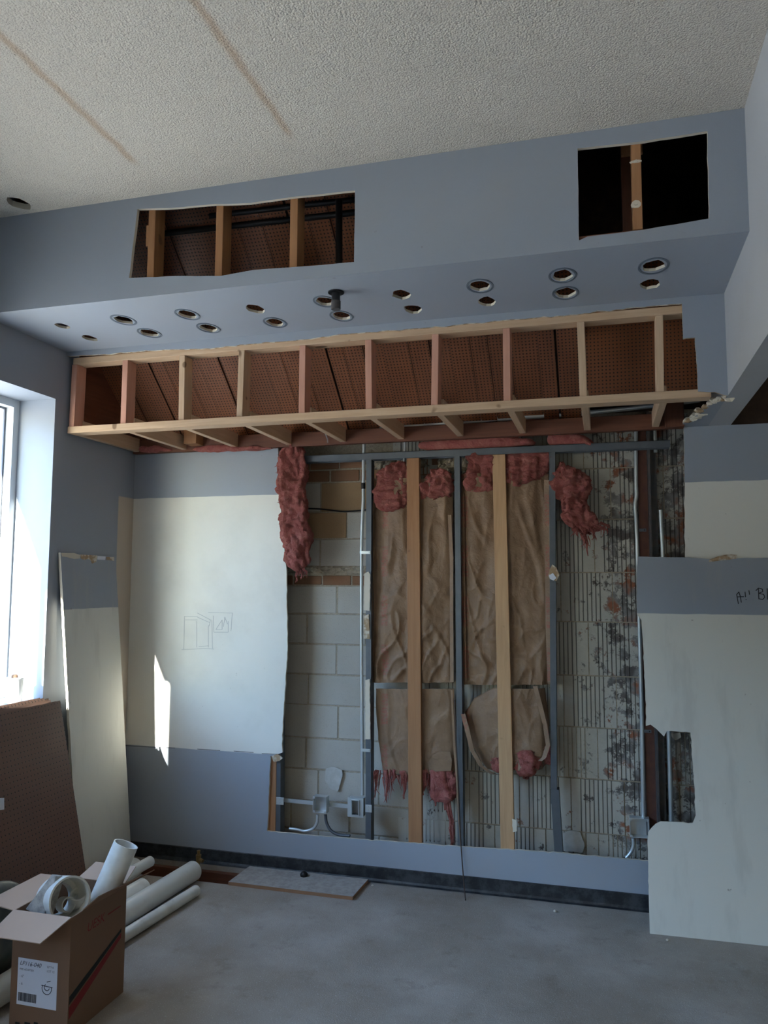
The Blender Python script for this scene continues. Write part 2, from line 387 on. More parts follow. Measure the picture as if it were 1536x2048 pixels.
# ================================================================== SETTING
# floor with the trench along the back wall
TX0, TX1, TY0, TY1 = XL, -1.52, 4.352, 4.615
mb = MB(); FX0, FX1, FY0, FY1 = -3.35, 3.6, -4.5, 5.05
mb.sheet([[(FX0, FY0), (FX1, FY0), (FX1, FY1), (FX0, FY1)], [(TX0, TY0), (TX0, TY1), (TX1, TY1), (TX1, TY0)]], (0, 0, 0), (1, 0, 0), (0, 1, 0), .14, 0)
FLOOR = mb.build('floor', 'floor', org=(0, 0, 0), kind='structure', label='dusty grey concrete floor slab')
mb = MB(); mb.box((TX0-.05, TY0-.05, -.40), (TX1+.05, TY1+.05, -.36))
mb.box((TX0-.05, TY0-.05, -.36), (TX1+.05, TY0, -.1405)); mb.box((TX0-.05, TY1, -.36), (TX1+.05, TY1+.05, -.1405))
mb.box((TX0-.05, TY0, -.36), (TX0, TY1, -.1405)); mb.box((TX1, TY0, -.36), (TX1+.05, TY1, -.1405))
mb.build('trench_lining', 'darkdeck', FLOOR)
lumber('trench_plank', (TX0+.02, TY1-.04, -.12), (TX1-.02, TY1-.002, -.03), 'darkx', FLOOR)

# ceiling, roof, shell
def quadhole(c, rx, ry, n=10, irr=.12, sd=0):
    return [(c[0]+rx*math.cos(2*math.pi*k/n+.3)*(1+irr*noise.noise((k*1.7, sd*3.1, 0))), c[1]+ry*math.sin(2*math.pi*k/n+.3)*(1+irr*noise.noise((k*1.3, sd*2.3, 5)))) for k in range(n)]
hc = B(38, 407, 2, ZC)
# sheet() thickens away from its visible side: the visible side of a ceiling looks down, so u x v = -z
def ceil_sheet(loops, z, thick, name, mats, **kw):
    mb = MB(); mb.sheet([[(b, a) for a, b in L] for L in loops], (0, 0, z), (0, 1, 0), (1, 0, 0), thick); return mb.build(name, mats, org=(0, 0, z), **kw)
CEIL = ceil_sheet([[(XL, -4.5), (XB0, -4.5), (XB0, YS+.015), (XL, YS+.015)], quadhole(hc, .05, .062, 12, .3, 3)], ZC, .03, 'ceiling', ['ceil', 'gyp'], kind='structure', label='white popcorn ceiling with two brown stain lines')
ceil_sheet([[(XB1, -4.5), (3.6, -4.5), (3.6, 3.2), (XB1, 3.2)]], ZC, .03, 'ceiling_far', ['ceil', 'gyp'], kind='structure', label='popcorn ceiling beyond the beam')
MB().box((-3.45, -4.6, 4.6), (3.7, 5.2, 4.7)).build('ceiling_roof', 'darkdeck', kind='structure', label='dark roof deck above the ceiling')
MB().box((-3.4, 5.06, -.3), (3.7, 5.16, 4.6)).build('wall_rear_outer', 'darkdeck', kind='structure', label='dark outer shell behind the masonry')
MB().box((3.6, -4.6, 0), (3.7, 5.06, 4.6)).build('wall_right', 'warm', kind='structure', label='tan wall at far right, coloured to bounce warm light')
mb = MB(); mb.sheet([[(-3.35, 0), (-3.35, 4.6), (3.6, 4.6), (3.6, 0)], [(W3[0], W3[2]), (W3[1], W3[2]), (W3[1], W3[3]), (W3[0], W3[3])]], (0, -4.6, 0), (1, 0, 0), (0, 0, 1), .1, 0)
mb.build('wall_front', 'warm', org=(0, -4.5, 0), kind='structure', label='tan wall behind the viewer, coloured to bounce warm light')
WF = empty('window_3', ((W3[0]+W3[1])/2, -4.55, W3[2]), kind='structure', label='small low window added behind the viewer for fill light')  # window added out of view for its fill light
for k in range(4):
    xm = W3[0]+(W3[1]-W3[0]-.05)*k/3; MB().box((xm, -4.58, W3[2]), (xm+.05, -4.53, W3[3])).build('mullion', 'frame', WF)
    if k < 3: MB().box((xm+.05, -4.557, W3[2]), (W3[0]+(W3[1]-W3[0]-.05)*(k+1)/3, -4.553, W3[3])).build('pane', 'glass', WF)

# left wall with two window openings, plus thick reveals
W1 = (1.71, 3.82, 1.10, 2.825); W2 = (-2.5, 1.0, .9, 2.825)
mb = MB(); WXO = -3.32
mb.sheet([[(-4.5, 0), (-4.5, 4.6), (5.06, 4.6), (5.06, 0)]] + [[(w[0], w[2]), (w[1], w[2]), (w[1], w[3]), (w[0], w[3])] for w in (W1, W2)], (XL, 0, 0), (0, 1, 0), (0, 0, 1), .33, 0)
mb.build('wall_left', 'left', org=(XL, 0, 0), kind='structure', label='blue painted left wall with deep window reveal')
XO = XL-.33
def window(n, w, ys, lab):
    W = empty('window_%d' % n, (XO, (w[0]+w[1])/2, w[2]), kind='structure', label=lab)
    fw = .045; x0, x1 = -3.40, -3.36
    MB().box((x0, w[0], w[3]-fw), (x1+.04, w[1], w[3])).build('head_rail', 'frame', W)
    MB().box((x0, w[0], w[2]), (x1+.04, w[1], w[2]+.03)).build('bottom_rail', 'frame', W)
    for y in (w[0], w[1]-fw): MB().box((x0, y, w[2]+.03), (x1+.04, y+fw, w[3]-fw)).build('jamb_rail', 'frame', W)
    ed = [w[0]+fw] + ys + [w[1]-fw]
    for y in ys: MB().box((x0, y-.02, w[2]+.03), (x1, y+.02, w[3]-fw)).build('mullion', 'frame', W)
    ed2 = [w[0]+fw]+[y for q in ys for y in (q-.02, q+.02)]+[w[1]-fw]
    for a, b in zip(ed2[::2], ed2[1::2]):
        p = MB().box((-3.386, a, w[2]+.03), (-3.382, b, w[3]-fw)).build('pane', 'glass', W)
        g = MB()
        for q in ((a, w[2]+.03, a+.012, w[3]-fw), (b-.012, w[2]+.03, b, w[3]-fw), (a+.012, w[3]-fw-.012, b-.012, w[3]-fw)): g.box((-3.381, q[0], q[1]), (-3.372, q[2], q[3]))
        g.build('gasket', 'framedark', p)
    return W
W = window(1, W1, [2.545], 'tall bright window at the left edge with white frame')
MB().box((XO-.16, 1.2, 2.80), (XO, 4.0, 2.86)).build('drip_ledge', 'frame', W)
MB().box((-3.36, W1[0]+.002, W1[2]-.03), (XL+.03, W1[1]-.002, W1[2]-.001)).build('window_sill', 'frame', W)
window(2, W2, [-1.6, -.75, .15], 'second window beside the viewer')
# outdoors: paving and two unseen masses added to block sky and sun
MB().add([(-40, -40, -.15), (40, -40, -.15), (40, -4.6, -.15), (XO, -4.6, -.15), (XO, 40, -.15), (-40, 40, -.15)] + [(-40, -40, -.35), (40, -40, -.35), (40, -4.6, -.35), (XO, -4.6, -.35), (XO, 40, -.35), (-40, 40, -.35)], [(0, 1, 2, 3, 4, 5), (11, 10, 9, 8, 7, 6)] + [(i, (i+1) % 6, 6+(i+1) % 6, 6+i) for i in range(6)]).build('ground_outside', 'pave', kind='structure', label='pale paving outside the window')
MB().box((-26, -24, -.15), (-18, 3.0, 6.5)).build('sky_block_mass', 'render', kind='structure', label='unseen block across the street, added to shade the low sky')  # added mass that hides low sky from the right of the back wall
MB().box((-4.31, -3.0, -.15), (XO, -2.70, 6.0)).build('sun_block_fin', 'render', kind='structure', label='unseen fin outside, added to keep sun off the second window')  # added fin, sized to stop sun entering the second window

# beam on the right
MB().box((XB0, -4.5, ZB), (XB1, YB+.016, ZC+.05)).build('ceiling_beam', ['grey'], kind='structure', label='grey dropped beam running to the back wall')
MB().box((XB1, 4.70, ZB), (3.6, 4.72, 3.66)).build('wall_dark_panel', 'darkdeck', kind='structure', label='dark panel standing in for the unlit space right of the beam')  # dark board across an open space, its shade put into the colour
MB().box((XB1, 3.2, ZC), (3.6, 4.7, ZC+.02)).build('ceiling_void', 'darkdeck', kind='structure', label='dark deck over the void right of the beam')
# upper soffit: face with two cut openings, underside with cut lamp holes
def S(px, py): p = B(px, py, 1, YS); return (p.x, p.z)
h1 = jag([S(275, 418), S(340, 416), S(430, 408), S(500, 406), S(600, 392), S(710, 381), S(708, 524), S(600, 533), S(505, 540), S(440, 552), S(350, 552), S(258, 556), S(275, 418)], .05, .003, 1)[:-1]
h2 = jag([S(1155, 297), S(1290, 282), S(1415, 262), S(1418, 437), S(1290, 459), S(1175, 473), S(1158, 481), S(1155, 297)], .05, .003, 2)[:-1]
mb = MB(); mb.sheet([[(XL, ZS), (XB0, ZS), (XB0, ZC+.03), (XL, ZC+.03)], h1, h2], (0, YS, 0), (1, 0, 0), (0, 0, 1), .018, 1, 0)
SOF = mb.build('wall_soffit', ['blue', 'gyp'], org=(0, YS, ZS), kind='structure', label='blue soffit face with two ragged cut openings')
lamp = [(125, 652, .8, 0), (247, 640, 1, 1), (375, 629, 1, 1), (511, 618, 1, 0), (650, 603, .95, 1), (802, 589, 1, 0), (960, 572, 1.05, 1), (1125, 551, 1.05, 1), (1307, 532, 1.1, 1),
        (179, 676, .85, 0), (299, 666, 1, 1), (417, 656, 1, 1), (550, 645, 1, 1), (683, 632, 1, 1), (826, 619, 1, 0), (974, 603, 1, 0), (1131, 586, 1.05, 1), (1300, 569, 1, 0)]
loops = [[(XL, YS+.0183), (XB0, YS+.0183), (XB0, YF+.018), (XL, YF+.018)]]; rings = []
for i, (x, y, sz, rg) in enumerate(lamp):
    p = B(x, y, 2, ZS); loops.append(quadhole((p.x, p.y), .043*sz, .062*sz, 12, .28, i)); rings.append((p, sz, rg))
UND = ceil_sheet(loops, ZS, .013, 'ceiling_soffit', ['blue', 'gyp'], kind='structure', label='blue soffit underside with two rows of ragged lamp holes')
for i, (p, sz, rg) in enumerate(rings):
    if not rg: continue
    m_ = MB(); n = 28; vs = []
    for r in (1.0, 1.17):
        for z in (0, -.002):
            vs += [(p.x+.0505*sz*r*math.cos(2*math.pi*k/n), p.y+.072*sz*r*math.sin(2*math.pi*k/n), ZS-.0002+z) for k in range(n)]
    fs = [(a*n+k, a*n+(k+1) % n, b*n+(k+1) % n, b*n+k) for a, b in ((0, 1), (1, 3), (3, 2), (2, 0)) for k in range(n)]
    m_.add(vs, fs).build('hole_rim', 'ring', UND)
# vertical drywall left around the lower frame
def Fp(px, py): p = B(px, py, 1, YF); return (p.x, p.z)
low = jag([Fp(140, 712), Fp(200, 709), Fp(260, 704), Fp(330, 699), Fp(420, 697), Fp(540, 684), Fp(590, 681), Fp(690, 668), Fp(740, 664), Fp(860, 655), Fp(1000, 641), Fp(1180, 626), Fp(1195, 621), Fp(1220, 622), Fp(1260, 615), Fp(1364, 607)], .03, .007, 4)
rt = [Fp(1365, 640), Fp(1366, 677), Fp(1390, 675), Fp(1393, 720), Fp(1396, 781)]
rt = jag(rt, .03, .003, 6) + jag([Fp(1396, 783), Fp(1430, 784), Fp(1448, 790), (XB0, ZB)], .02, .004, 8)
pl = [(XL, ZS), (XL, low[0][1])] + low + rt + [(XB0, ZS)]
mb = MB(); mb.sheet([pl], (0, YF, 0), (1, 0, 0), (0, 0, 1), .014)
mb.build('wall_lower_soffit', ['blue', 'torn'], org=(0, YF, ZB), kind='structure', label='torn blue drywall left around the exposed soffit frame')
# remaining underside next to the beam
def Un(px, py): p = B(px, py, 2, ZB); return (p.x, p.y)
tr = jag([(XB0, YF), Un(1440, 803), Un(1415, 812), Un(1408, 818), Un(1403, 826), Un(1390, 832), Un(1392, 838), Un(1366, 846), (Un(1366, 846)[0], YB)], .02, .012, 11)
ULS = ceil_sheet([tr + [(XB0, YB)]], ZB, .014, 'ceiling_lower_soffit', ['blue', 'torn'], kind='structure', label='torn blue underside beside the beam')

rs_ = random.Random(12)
for i, (x, y) in enumerate(((1398, 822), (1404, 829), (1392, 834), (1410, 815), (1421, 808), (1436, 800), (1448, 799), (1456, 797), (1388, 838), (1378, 842), (1428, 803))):
    p = B(x, y, 2, ZB); b_ = bmesh.new(); bmesh.ops.create_icosphere(b_, subdivisions=2, radius=rs_.uniform(.010, .020))
    for vv in b_.verts: vv.co *= 1+.7*noise.noise(vv.co*70+Vector((i*3, 0, 0))); vv.co.x *= 1.5
    me = bpy.data.meshes.new('gypsum_lump'); b_.to_mesh(me); b_.free(); me.materials.append(M['torn'] if i % 3 == 0 else M['gyp'])
    o = bpy.data.objects.new('gypsum_lump', me); COL.objects.link(o); o.parent = ULS; o.location = p-ULS.location+Vector((0, 0, .004))
# back wall drywall with the big opening
def W_(px, py): p = B(px, py, 1, YB); return (p.x, p.z)
op = [W_(556, 897), W_(558, 960), W_(563, 1040), W_(573, 1140), W_(575, 1300), W_(569, 1400), W_(564, 1470), W_(565, 1505), W_(541, 1512), W_(539, 1560), W_(534, 1662), W_(600, 1669), W_(700, 1677), W_(820, 1686), W_(930, 1694), W_(1080, 1703), W_(1200, 1714), W_(1297, 1722), (.30, .24), (.62, .24), (.62, 1.6), (.435, 1.75), W_(1370, 1110), W_(1369, 960), W_(1368, 848)]
op = jag(op, .025, .006, 21); op[0] = (op[0][0], ZB); op[-1] = (op[-1][0], ZB)
mb = MB(); mb.sheet([[(XL, ZB)] + op + [(3.6, ZB), (3.6, 0.002), (XL, 0.002)]], (0, YB, 0), (1, 0, 0), (0, 0, 1), .016)
WB = mb.build('wall_back', ['back', 'gyp'], org=(0, YB, 0), kind='structure', label='blue and cream drywall around the opened wall')
# rubber cove base
pr = [(-.006, 0.086), (-.009, .083), (-.009, .02), (-.014, .008), (-.026, .002), (0, .002), (0, .086)]
vs = [(x, YB+a, z) for x in (XL+.001, 1.2) for a, z in pr]; n = len(pr)
MB().add(vs, [(i, (i+1) % n, n+(i+1) % n, n+i) for i in range(n)] + [tuple(range(n)), tuple(range(2*n-1, n-1, -1))]).build('baseboard_back', 'rubber', org=(0, YB, 0), kind='structure', label='black rubber cove base along the back wall')

# masonry wall: mortar bed, blocks, bricks, scored tiles
MW = MB().box((XL, YM+.0045, 0), (3.6, 5.05, 2.78)).build('wall_masonry', 'mortar', org=(0, YM, 0), kind='structure', label='exposed masonry behind the opened wall')
def mz(py, px=650): return B(px, py, 1, YM).z
def mx(px, py=1300): return B(px, py, 1, YM).x
def block(x0, x1, z0, z1, mat, name='block', proud=0.0):
    j = lambda: random.uniform(-.002, .002)
    x0 += .005+j(); x1 -= .005+j(); z0 += .0045+j(); z1 -= .0045+j()
    y = YM-proud+j()
    return MB().box((x0, y, z0), (x1, YM+.0115, z1)).build(name, mat, MW, bevel=.004)
XT = mx(800)
courses = [(915, 940, 'brick', .205, 620), (940, 965, 'brick', .205, 660), (965, 1024, 'tan', .4, 642), (1024, 1078, 'tan', .4, 694), (1078, 1133, 'cmu', .4, 641), (1150, 1171, 'brick', .2, 644),
           (1171, 1228, 'cmu', .4, 674.5), (1228, 1288, 'cmu', .4, 614.6), (1288, 1349, 'cmu', .4, 673.5), (1349, 1411, 'cmu', .4, 616), (1411, 1477, 'cmu', .4, 677), (1477, 1540, 'cmu', .4, 612), (1540, 1603, 'cmu', .4, 637), (1603, 1662, 'cmu', .4, 700), (1662, 1720, 'cmu', .4, 637)]
for a, b, mt, w, jx in courses:
    z1, z0 = mz(a), mz(b); x = mx(jx, a)
    while x > -2.2: x -= w
    k = 0
    while x < XT+.25:
        x1 = min(x+w, XT+.30)
        mm = mt
        if mt == 'tan':
            xc = (x+x1)/2; jw = mx(jx, a)
            mm = 'tan' if ((a == 965 and xc > jw) or (a == 1024 and xc < jw)) else 'cmu'
        if x1-x > .03: block(x, x1, z0, z1, mm, 'brick' if mt == 'brick' else 'block')
        x += w
# rubble mortar band between courses
mb = MB(); z0, z1 = mz(1150), mz(1132); nx, nz = 60, 5; X0, X1 = -2.2, -1.2
vs = [(X0+(X1-X0)*i/nx, YM+.006-.026*abs(noise.fractal((i*.55, k*.8, 3), 1, 2, 4))-(.008 if 0 < k < nz else 0), z0+(z1-z0)*k/nz) for k in range(nz+1) for i in range(nx+1)]
mb.add(vs, [(k*(nx+1)+i, k*(nx+1)+i+1, (k+1)*(nx+1)+i+1, (k+1)*(nx+1)+i) for k in range(nz) for i in range(nx)]).build('rubble_band', 'mortar', MW)
for zc, xs in ((mz(925, 760), -1.5), (mz(930, 860), -1.0)):
    mb = MB(); vs = [(xs+.42*i/30, YM-.012-.05*abs(noise.fractal((i*.3, k*.5, xs), 1, 2, 4)), zc-.05+.11*k/8) for k in range(9) for i in range(31)]
    mb.add(vs, [(k*31+i, k*31+i+1, (k+1)*31+i+1, (k+1)*31+i) for k in range(8) for i in range(30)]).build('mortar_lump', 'mortar', MW)
# scored clay tile, one shared mesh
TW, TH = .292, .298
prof = [(0, .0), (.045, .0)]
for k in range(8):
    a = .05+k*.0245; prof += [(a, 0), (a+.0015, .0042), (a+.0055, .0042), (a+.007, 0)]
prof += [(.25, 0), (TW, 0)]
vs = [(x, y, z) for z in (0, TH) for x, y in prof] + [(x, .0115, z) for z in (0, TH) for x in (0, TW)]
n = len(prof); fs = [(i, i+1, n+i+1, n+i) for i in range(n-1)]
fs += [tuple(list(range(n-1, -1, -1)) + [2*n, 2*n+1]), tuple(list(range(n, 2*n)) + [2*n+3, 2*n+2]), (0, n, 2*n+2, 2*n), (n-1, 2*n+1, 2*n+3, 2*n-1)]
tile_me = bpy.data.meshes.new('tile'); tile_me.from_pydata(vs, [], fs); tile_me.materials.append(M['tile'])
tz = [mz(y, 1200) for y in (833, 937, 1039, 1145, 1244, 1352, 1456, 1559, 1667)]
for r in range(9):
    ztop = tz[r]; zb = tz[r+1] if r < 8 else ztop-.31
    off = random.uniform(-.03, .03) + (.15 if r % 2 else 0)
    x = XT - .02 + off - .3
    while x < .40:
        if x > XT-.05:
            o = bpy.data.objects.new('tile', tile_me); COL.objects.link(o); o.parent = MW
            o.location = (x, random.uniform(-.003, .001), zb+.004); o.scale = (1, 1, (ztop-zb-.008)/TH)
        x += TW+.006
# sloping perforated ceiling above the frame: planks running down to the back
SL = Vector((0, 1.141, -1.017)).normalized(); NP = Vector((0, -SL.z, SL.y)) * -1   # plank normal looks down and forward
P0 = Vector((0, 4.66, 2.72))
PC = empty('ceiling_perforated', P0, kind='structure', label='sloping brown perforated plank ceiling above the frame')
x = XL+.01; i = 0
while x < -.13:
    w = random.choice((.098, .117, .137, .156, .117)); 
    if x+w > -.1: w = -.1-x
    m_ = MB(); off = random.choice((0, 0, .004, .012)); L = 2.2
    e0 = Vector((0, 1, 0)); 
    # built flat in local axes: x along wall, y along the slope, z = normal
    m_.box((0, -L, off), (w-random.choice((.0035, .0035, .004, .012)), 0, off+.008))
    me_o = m_.build('plank', 'perf', PC, org=(0, 0, 0))
    ang = math.atan2(SL.z, SL.y)
    me_o.rotation_euler = (ang, 0, 0); me_o.location = (x-P0.x, 0, 0)
    x += w; i += 1
MB().box((XL+.0005, YF+.11, ZB+.10), (XL+.006, 4.64, 4.2)).build('side_lining', 'darky', PC)
# darker gaps behind the planks
MB().box((XL, -2.3, .03), (-.1, .05, .05)).build('plank_backing', 'darkdeck', PC, org=(0, 0, 0)).rotation_euler = (math.atan2(SL.z, SL.y), 0, 0)
# the upright perforated sheet at the right end
MB().box((-.11, 4.30, ZB+.12), (.50, 4.308, 3.55)).build('perforated_sheet', 'perfv', PC)
mbp = MB(); mbp.sheet([jag([Fp(1389, 690), Fp(1396, 780), Fp(1380, 775), Fp(1384, 740), Fp(1389, 690)], .02, .006, 3)[:-1]], (0, 4.05, 0), (1, 0, 0), (0, 0, 1), .01)

# ================================================================== EXPOSED FRAMES
# studs of the upper soffit seen through the openings
BF = empty('wall_soffit_frame', (-1, YS+.02, ZS+.03), kind='structure', label='old timber framing inside the upper soffit')
for (a, b, mt) in ((297, 312, 'oldz'), (432, 446, 'oldz'), (580, 594, 'oldz'), (1264, 1282, 'oldz')):
    xa, xb = B(a, 450 if a < 1000 else 370, 1, YS+.02).x, B(b, 450 if a < 1000 else 370, 1, YS+.02).x
    lumber('stud', (xa, YS+.0185, ZS+.066), (xa+.038, YS+.107, ZC+.35), mt, BF)
lumber('bottom_plate', (XL, YS+.0185, ZS+.0275), (XB0, YS+.107, ZS+.065), 'darkx', BF)
xa = B(1242, 330, 1, 3.5).x; lumber('hanger', (xa, 3.5, ZS+.03), (xa+.04, 3.59, 3.9), 'darkz', BF)
pa = B(1242, 300, 1, 3.48); MB().box((pa.x, 3.47, pa.z-.03), (pa.x+.09, 3.49, pa.z+.03)).build('cleat', 'oldx', BF)
pa = S(296, 468); MB().box((pa[0]-.03, YS+.03, pa[1]-.045), (pa[0]+.005, YS+.06, pa[1]+.06)).build('cleat', 'oldz', BF)
lumber('rail', (-2.3, 3.95, 3.92), (-.3, 3.99, 4.01), 'darkx', BF)
for k, (x, z) in enumerate(((1272, 322), (1272, 408))):
    p = B(x, z, 1, YS+.015); mbp = MB(); lp = quadhole((p.x, p.z), .024 if k == 0 else .02, .007 if k == 0 else .018, 9, .5, k+40)
    mbp.sheet([lp], (0, YS+.018, 0), (1, 0, 0), (0, 0, 1), .006); mbp.sheet([quadhole((p.x, p.z), .008, .005, 6, .3, k)], (0, YS+.012, 0), (1, 0, 0), (0, 0, 1), .006)
    mbp.build('paper_scrap', ['gyp', 'gyp'], BF)

# lower soffit frame of new lumber
FR = empty('soffit_frame', (-1.3, YF, ZB), label='exposed soffit frame of new pale and pinkish two by fours', cat='framing')
fy = YF+.016
lumber('top_plate', (XL+.03, fy, 3.056), (.40, fy+.089, 3.096), 'pinex', FR)
lumber('bottom_plate', (XL+.02, fy-.012, ZB), (.50, fy+.077, ZB+.04), 'pinex', FR)
sx = [-3.046, -2.700, -2.327, -1.953, -1.588, -1.212, -.845, -.476, -.108, .262]
sm_ = ['fir', 'fir', 'pine', 'pine', 'fir', 'fir', 'fir', 'fir', 'pine', 'pine']
for i, (x, m) in enumerate(zip(sx, sm_)):
    dx = .006*(i % 3-1)
    mb = MB(); z0, z1 = ZB+.0405, 3.0555
    mb.hexa([(x+dx, fy, z0), (x+dx+.036, fy, z0), (x+dx+.036, fy+.089, z0), (x+dx, fy+.089, z0), (x, fy, z1), (x+.036, fy, z1), (x+.036, fy+.089, z1), (x, fy+.089, z1)])
    mb.build('stud', m+'z', FR, bevel=.0025)
for i, x in enumerate(sx):
    xx = x+(.01 if i else .0); h = .089
    lumber('joist', (xx, fy+.0775, ZB), (xx+.037, 4.598, ZB+h), 'piney' if i % 3 else 'piney', FR)
lumber('ledger', (XL+.01, 4.5985, ZB-.012), (.36, 4.637, ZB+.078), 'darkx', FR)
lumber('cleat', (-2.62, 4.50, ZB+.02), (-2.53, 4.598, ZB+.12), 'oldz', FR)
lumber('ledger_block', (.34, 4.56, ZB-.01), (.44, 4.637, ZB+.14), 'darkz', FR)
MB().tube([(-1.66, 4.55, ZB+.05), (-1.66, 4.59, ZB+.02), (-1.655, 4.58, ZB-.002)], .004, 6).build('bent_nail', 'galv', FR)

# steel and timber stud wall
SW = empty('stud_wall', (-.8, YB+.02, 0), label='steel studs, top track and two timber studs across the opening', cat='framing')
y0 = YB+.017; ZT = 2.53
mb = MB(); mb.box((-1.90, y0, ZT), (.37, y0+.0025, ZT+.042)); mb.box((-1.90, y0, ZT+.0395), (.37, y0+.07, ZT+.042)); mb.box((-1.90, y0+.0675, ZT), (.37, y0+.07, ZT+.042))
mb.build('top_track', 'stud', SW)
def cstud(xt, xb, z0, z1, w=.034, side=1, name='steel_stud', dy=0):
    mb = MB(); t = .0025; d = .066; yy = y0+.0028+dy
    def bar(a0, a1, ya, yb):
        mb.hexa([(xb+a0, ya, z0), (xb+a1, ya, z0), (xb+a1, yb, z0), (xb+a0, yb, z0), (xt+a0, ya, z1), (xt+a1, ya, z1), (xt+a1, yb, z1), (xt+a0, yb, z1)])
    bar(-w/2, w/2, yy, yy+t); bar(-w/2, w/2, yy+d-t, yy+d)
    wx = w/2 if side > 0 else -w/2
    bar(wx-t if side > 0 else wx, wx if side > 0 else wx+t, yy+t, yy+d-t)
    lx = -w/2 if side > 0 else w/2
    bar(lx if side > 0 else lx-t, lx+t if side > 0 else lx, yy+t, yy+.01)
    return mb.build(name, 'stud', SW)
def xs_(px, py): return B(px, py, 1, y0+.003).x
cstud(xs_(557, 1000), xs_(557, 1600), .09, ZT, side=1)
s737 = cstud(xs_(737, 1000), xs_(737, 1600), .09, ZT)
cstud(xs_(914, 950), xs_(921, 1650), .09, ZT)
cstud(xs_(1105, 950), xs_(1107, 1560), .52, ZT)
cstud(xs_(1109, 1560), xs_(1120, 1690), .09, .60, .046, dy=-.0035)
def wstud(a0, a1, b0, b1, z0, z1, mat):
    xa, xb = B(a0[0], a0[1], 1, YB+.004).x, B(a1[0], a1[1], 1, YB+.004).x; xc, xd = B(b0[0], b0[1], 1, YB+.004).x, B(b1[0], b1[1], 1, YB+.004).x
    ya, yb = YB+.018, YB+.056
    return MB().hexa([(xc, ya, z0), (xd, ya, z0), (xd, yb, z0), (xc, yb, z0), (xa, ya, z1), (xb, ya, z1), (xb, yb, z1), (xa, yb, z1)]).build('timber_stud', mat, SW, bevel=.002)
wstud((812, 930), (837, 930), (816, 1660), (843, 1660), .12, ZT-.001, 'oldz')
wstud((984, 930), (1010, 930), (1001, 1680), (1029, 1680), .09, ZT-.001, 'studlight')
xq = B(546, 1600, 1, YB).x; lumber('timber_stub', (xq-.045, YB+.0165, .1), (xq+.012, YB+.05, .74), 'oldz', SW)
# paper and paint scraps left on the studs
def scrap(px, name, mat='gyp', yy=None, par=None, rough=.004, th=.006, **kw):
    yy = y0-.001 if yy is None else yy
    pts = [(B(x, y, 1, yy).x, B(x, y, 1, yy).z) for x, y in px]; pts.append(pts[0])
    mb = MB(); mb.sheet([jag(pts, .015, rough, len(px))[:-1]], (0, yy, 0), (1, 0, 0), (0, 0, 1), -th)
    return mb.build(name, [mat, mat], par, **kw)
scrap([(729, 1148), (737, 1143), (741, 1150), (740, 1222), (728, 1220)], 'drywall_scrap', 'gyp', None, SW)
scrap([(728, 1232), (738, 1228), (740, 1278), (728, 1277)], 'drywall_scrap', 'torn', None, SW)
scrap([(731, 1360), (740, 1358), (741, 1478), (731, 1478)], 'drywall_scrap', 'gyp', None, SW)
scrap([(1099, 1140), (1105, 1129), (1113, 1135), (1119, 1150), (1113, 1163), (1104, 1158), (1097, 1154)], 'drywall_scrap', 'torn', None, SW, .003, .014)
scrap([(1098, 1151), (1106, 1146), (1113, 1156), (1107, 1161), (1100, 1158)], 'drywall_scrap', 'paper', y0-.016, SW, .003, .01)
scrap([(1024, 1637), (1033, 1640), (1034, 1662), (1026, 1664)], 'drywall_scrap', 'gyp', YB+.013, SW, .003, .004)
scrap([(543, 1512), (556, 1508), (566, 1516), (560, 1521), (549, 1524)], 'drywall_scrap', 'torn', YB+.003, SW, .006, .008)

# loose plaster flakes on the masonry
scrap([(652, 1537), (668, 1533), (684, 1540), (686, 1552), (676, 1582), (662, 1578), (650, 1560)], 'plaster_flake', 'flake', YM-.012, MW, .004, .004)
scrap([(1118, 1668), (1140, 1660), (1160, 1664), (1170, 1690), (1164, 1706), (1118, 1700)], 'plaster_flake', 'flake', YM-.016, MW, .005, .005)

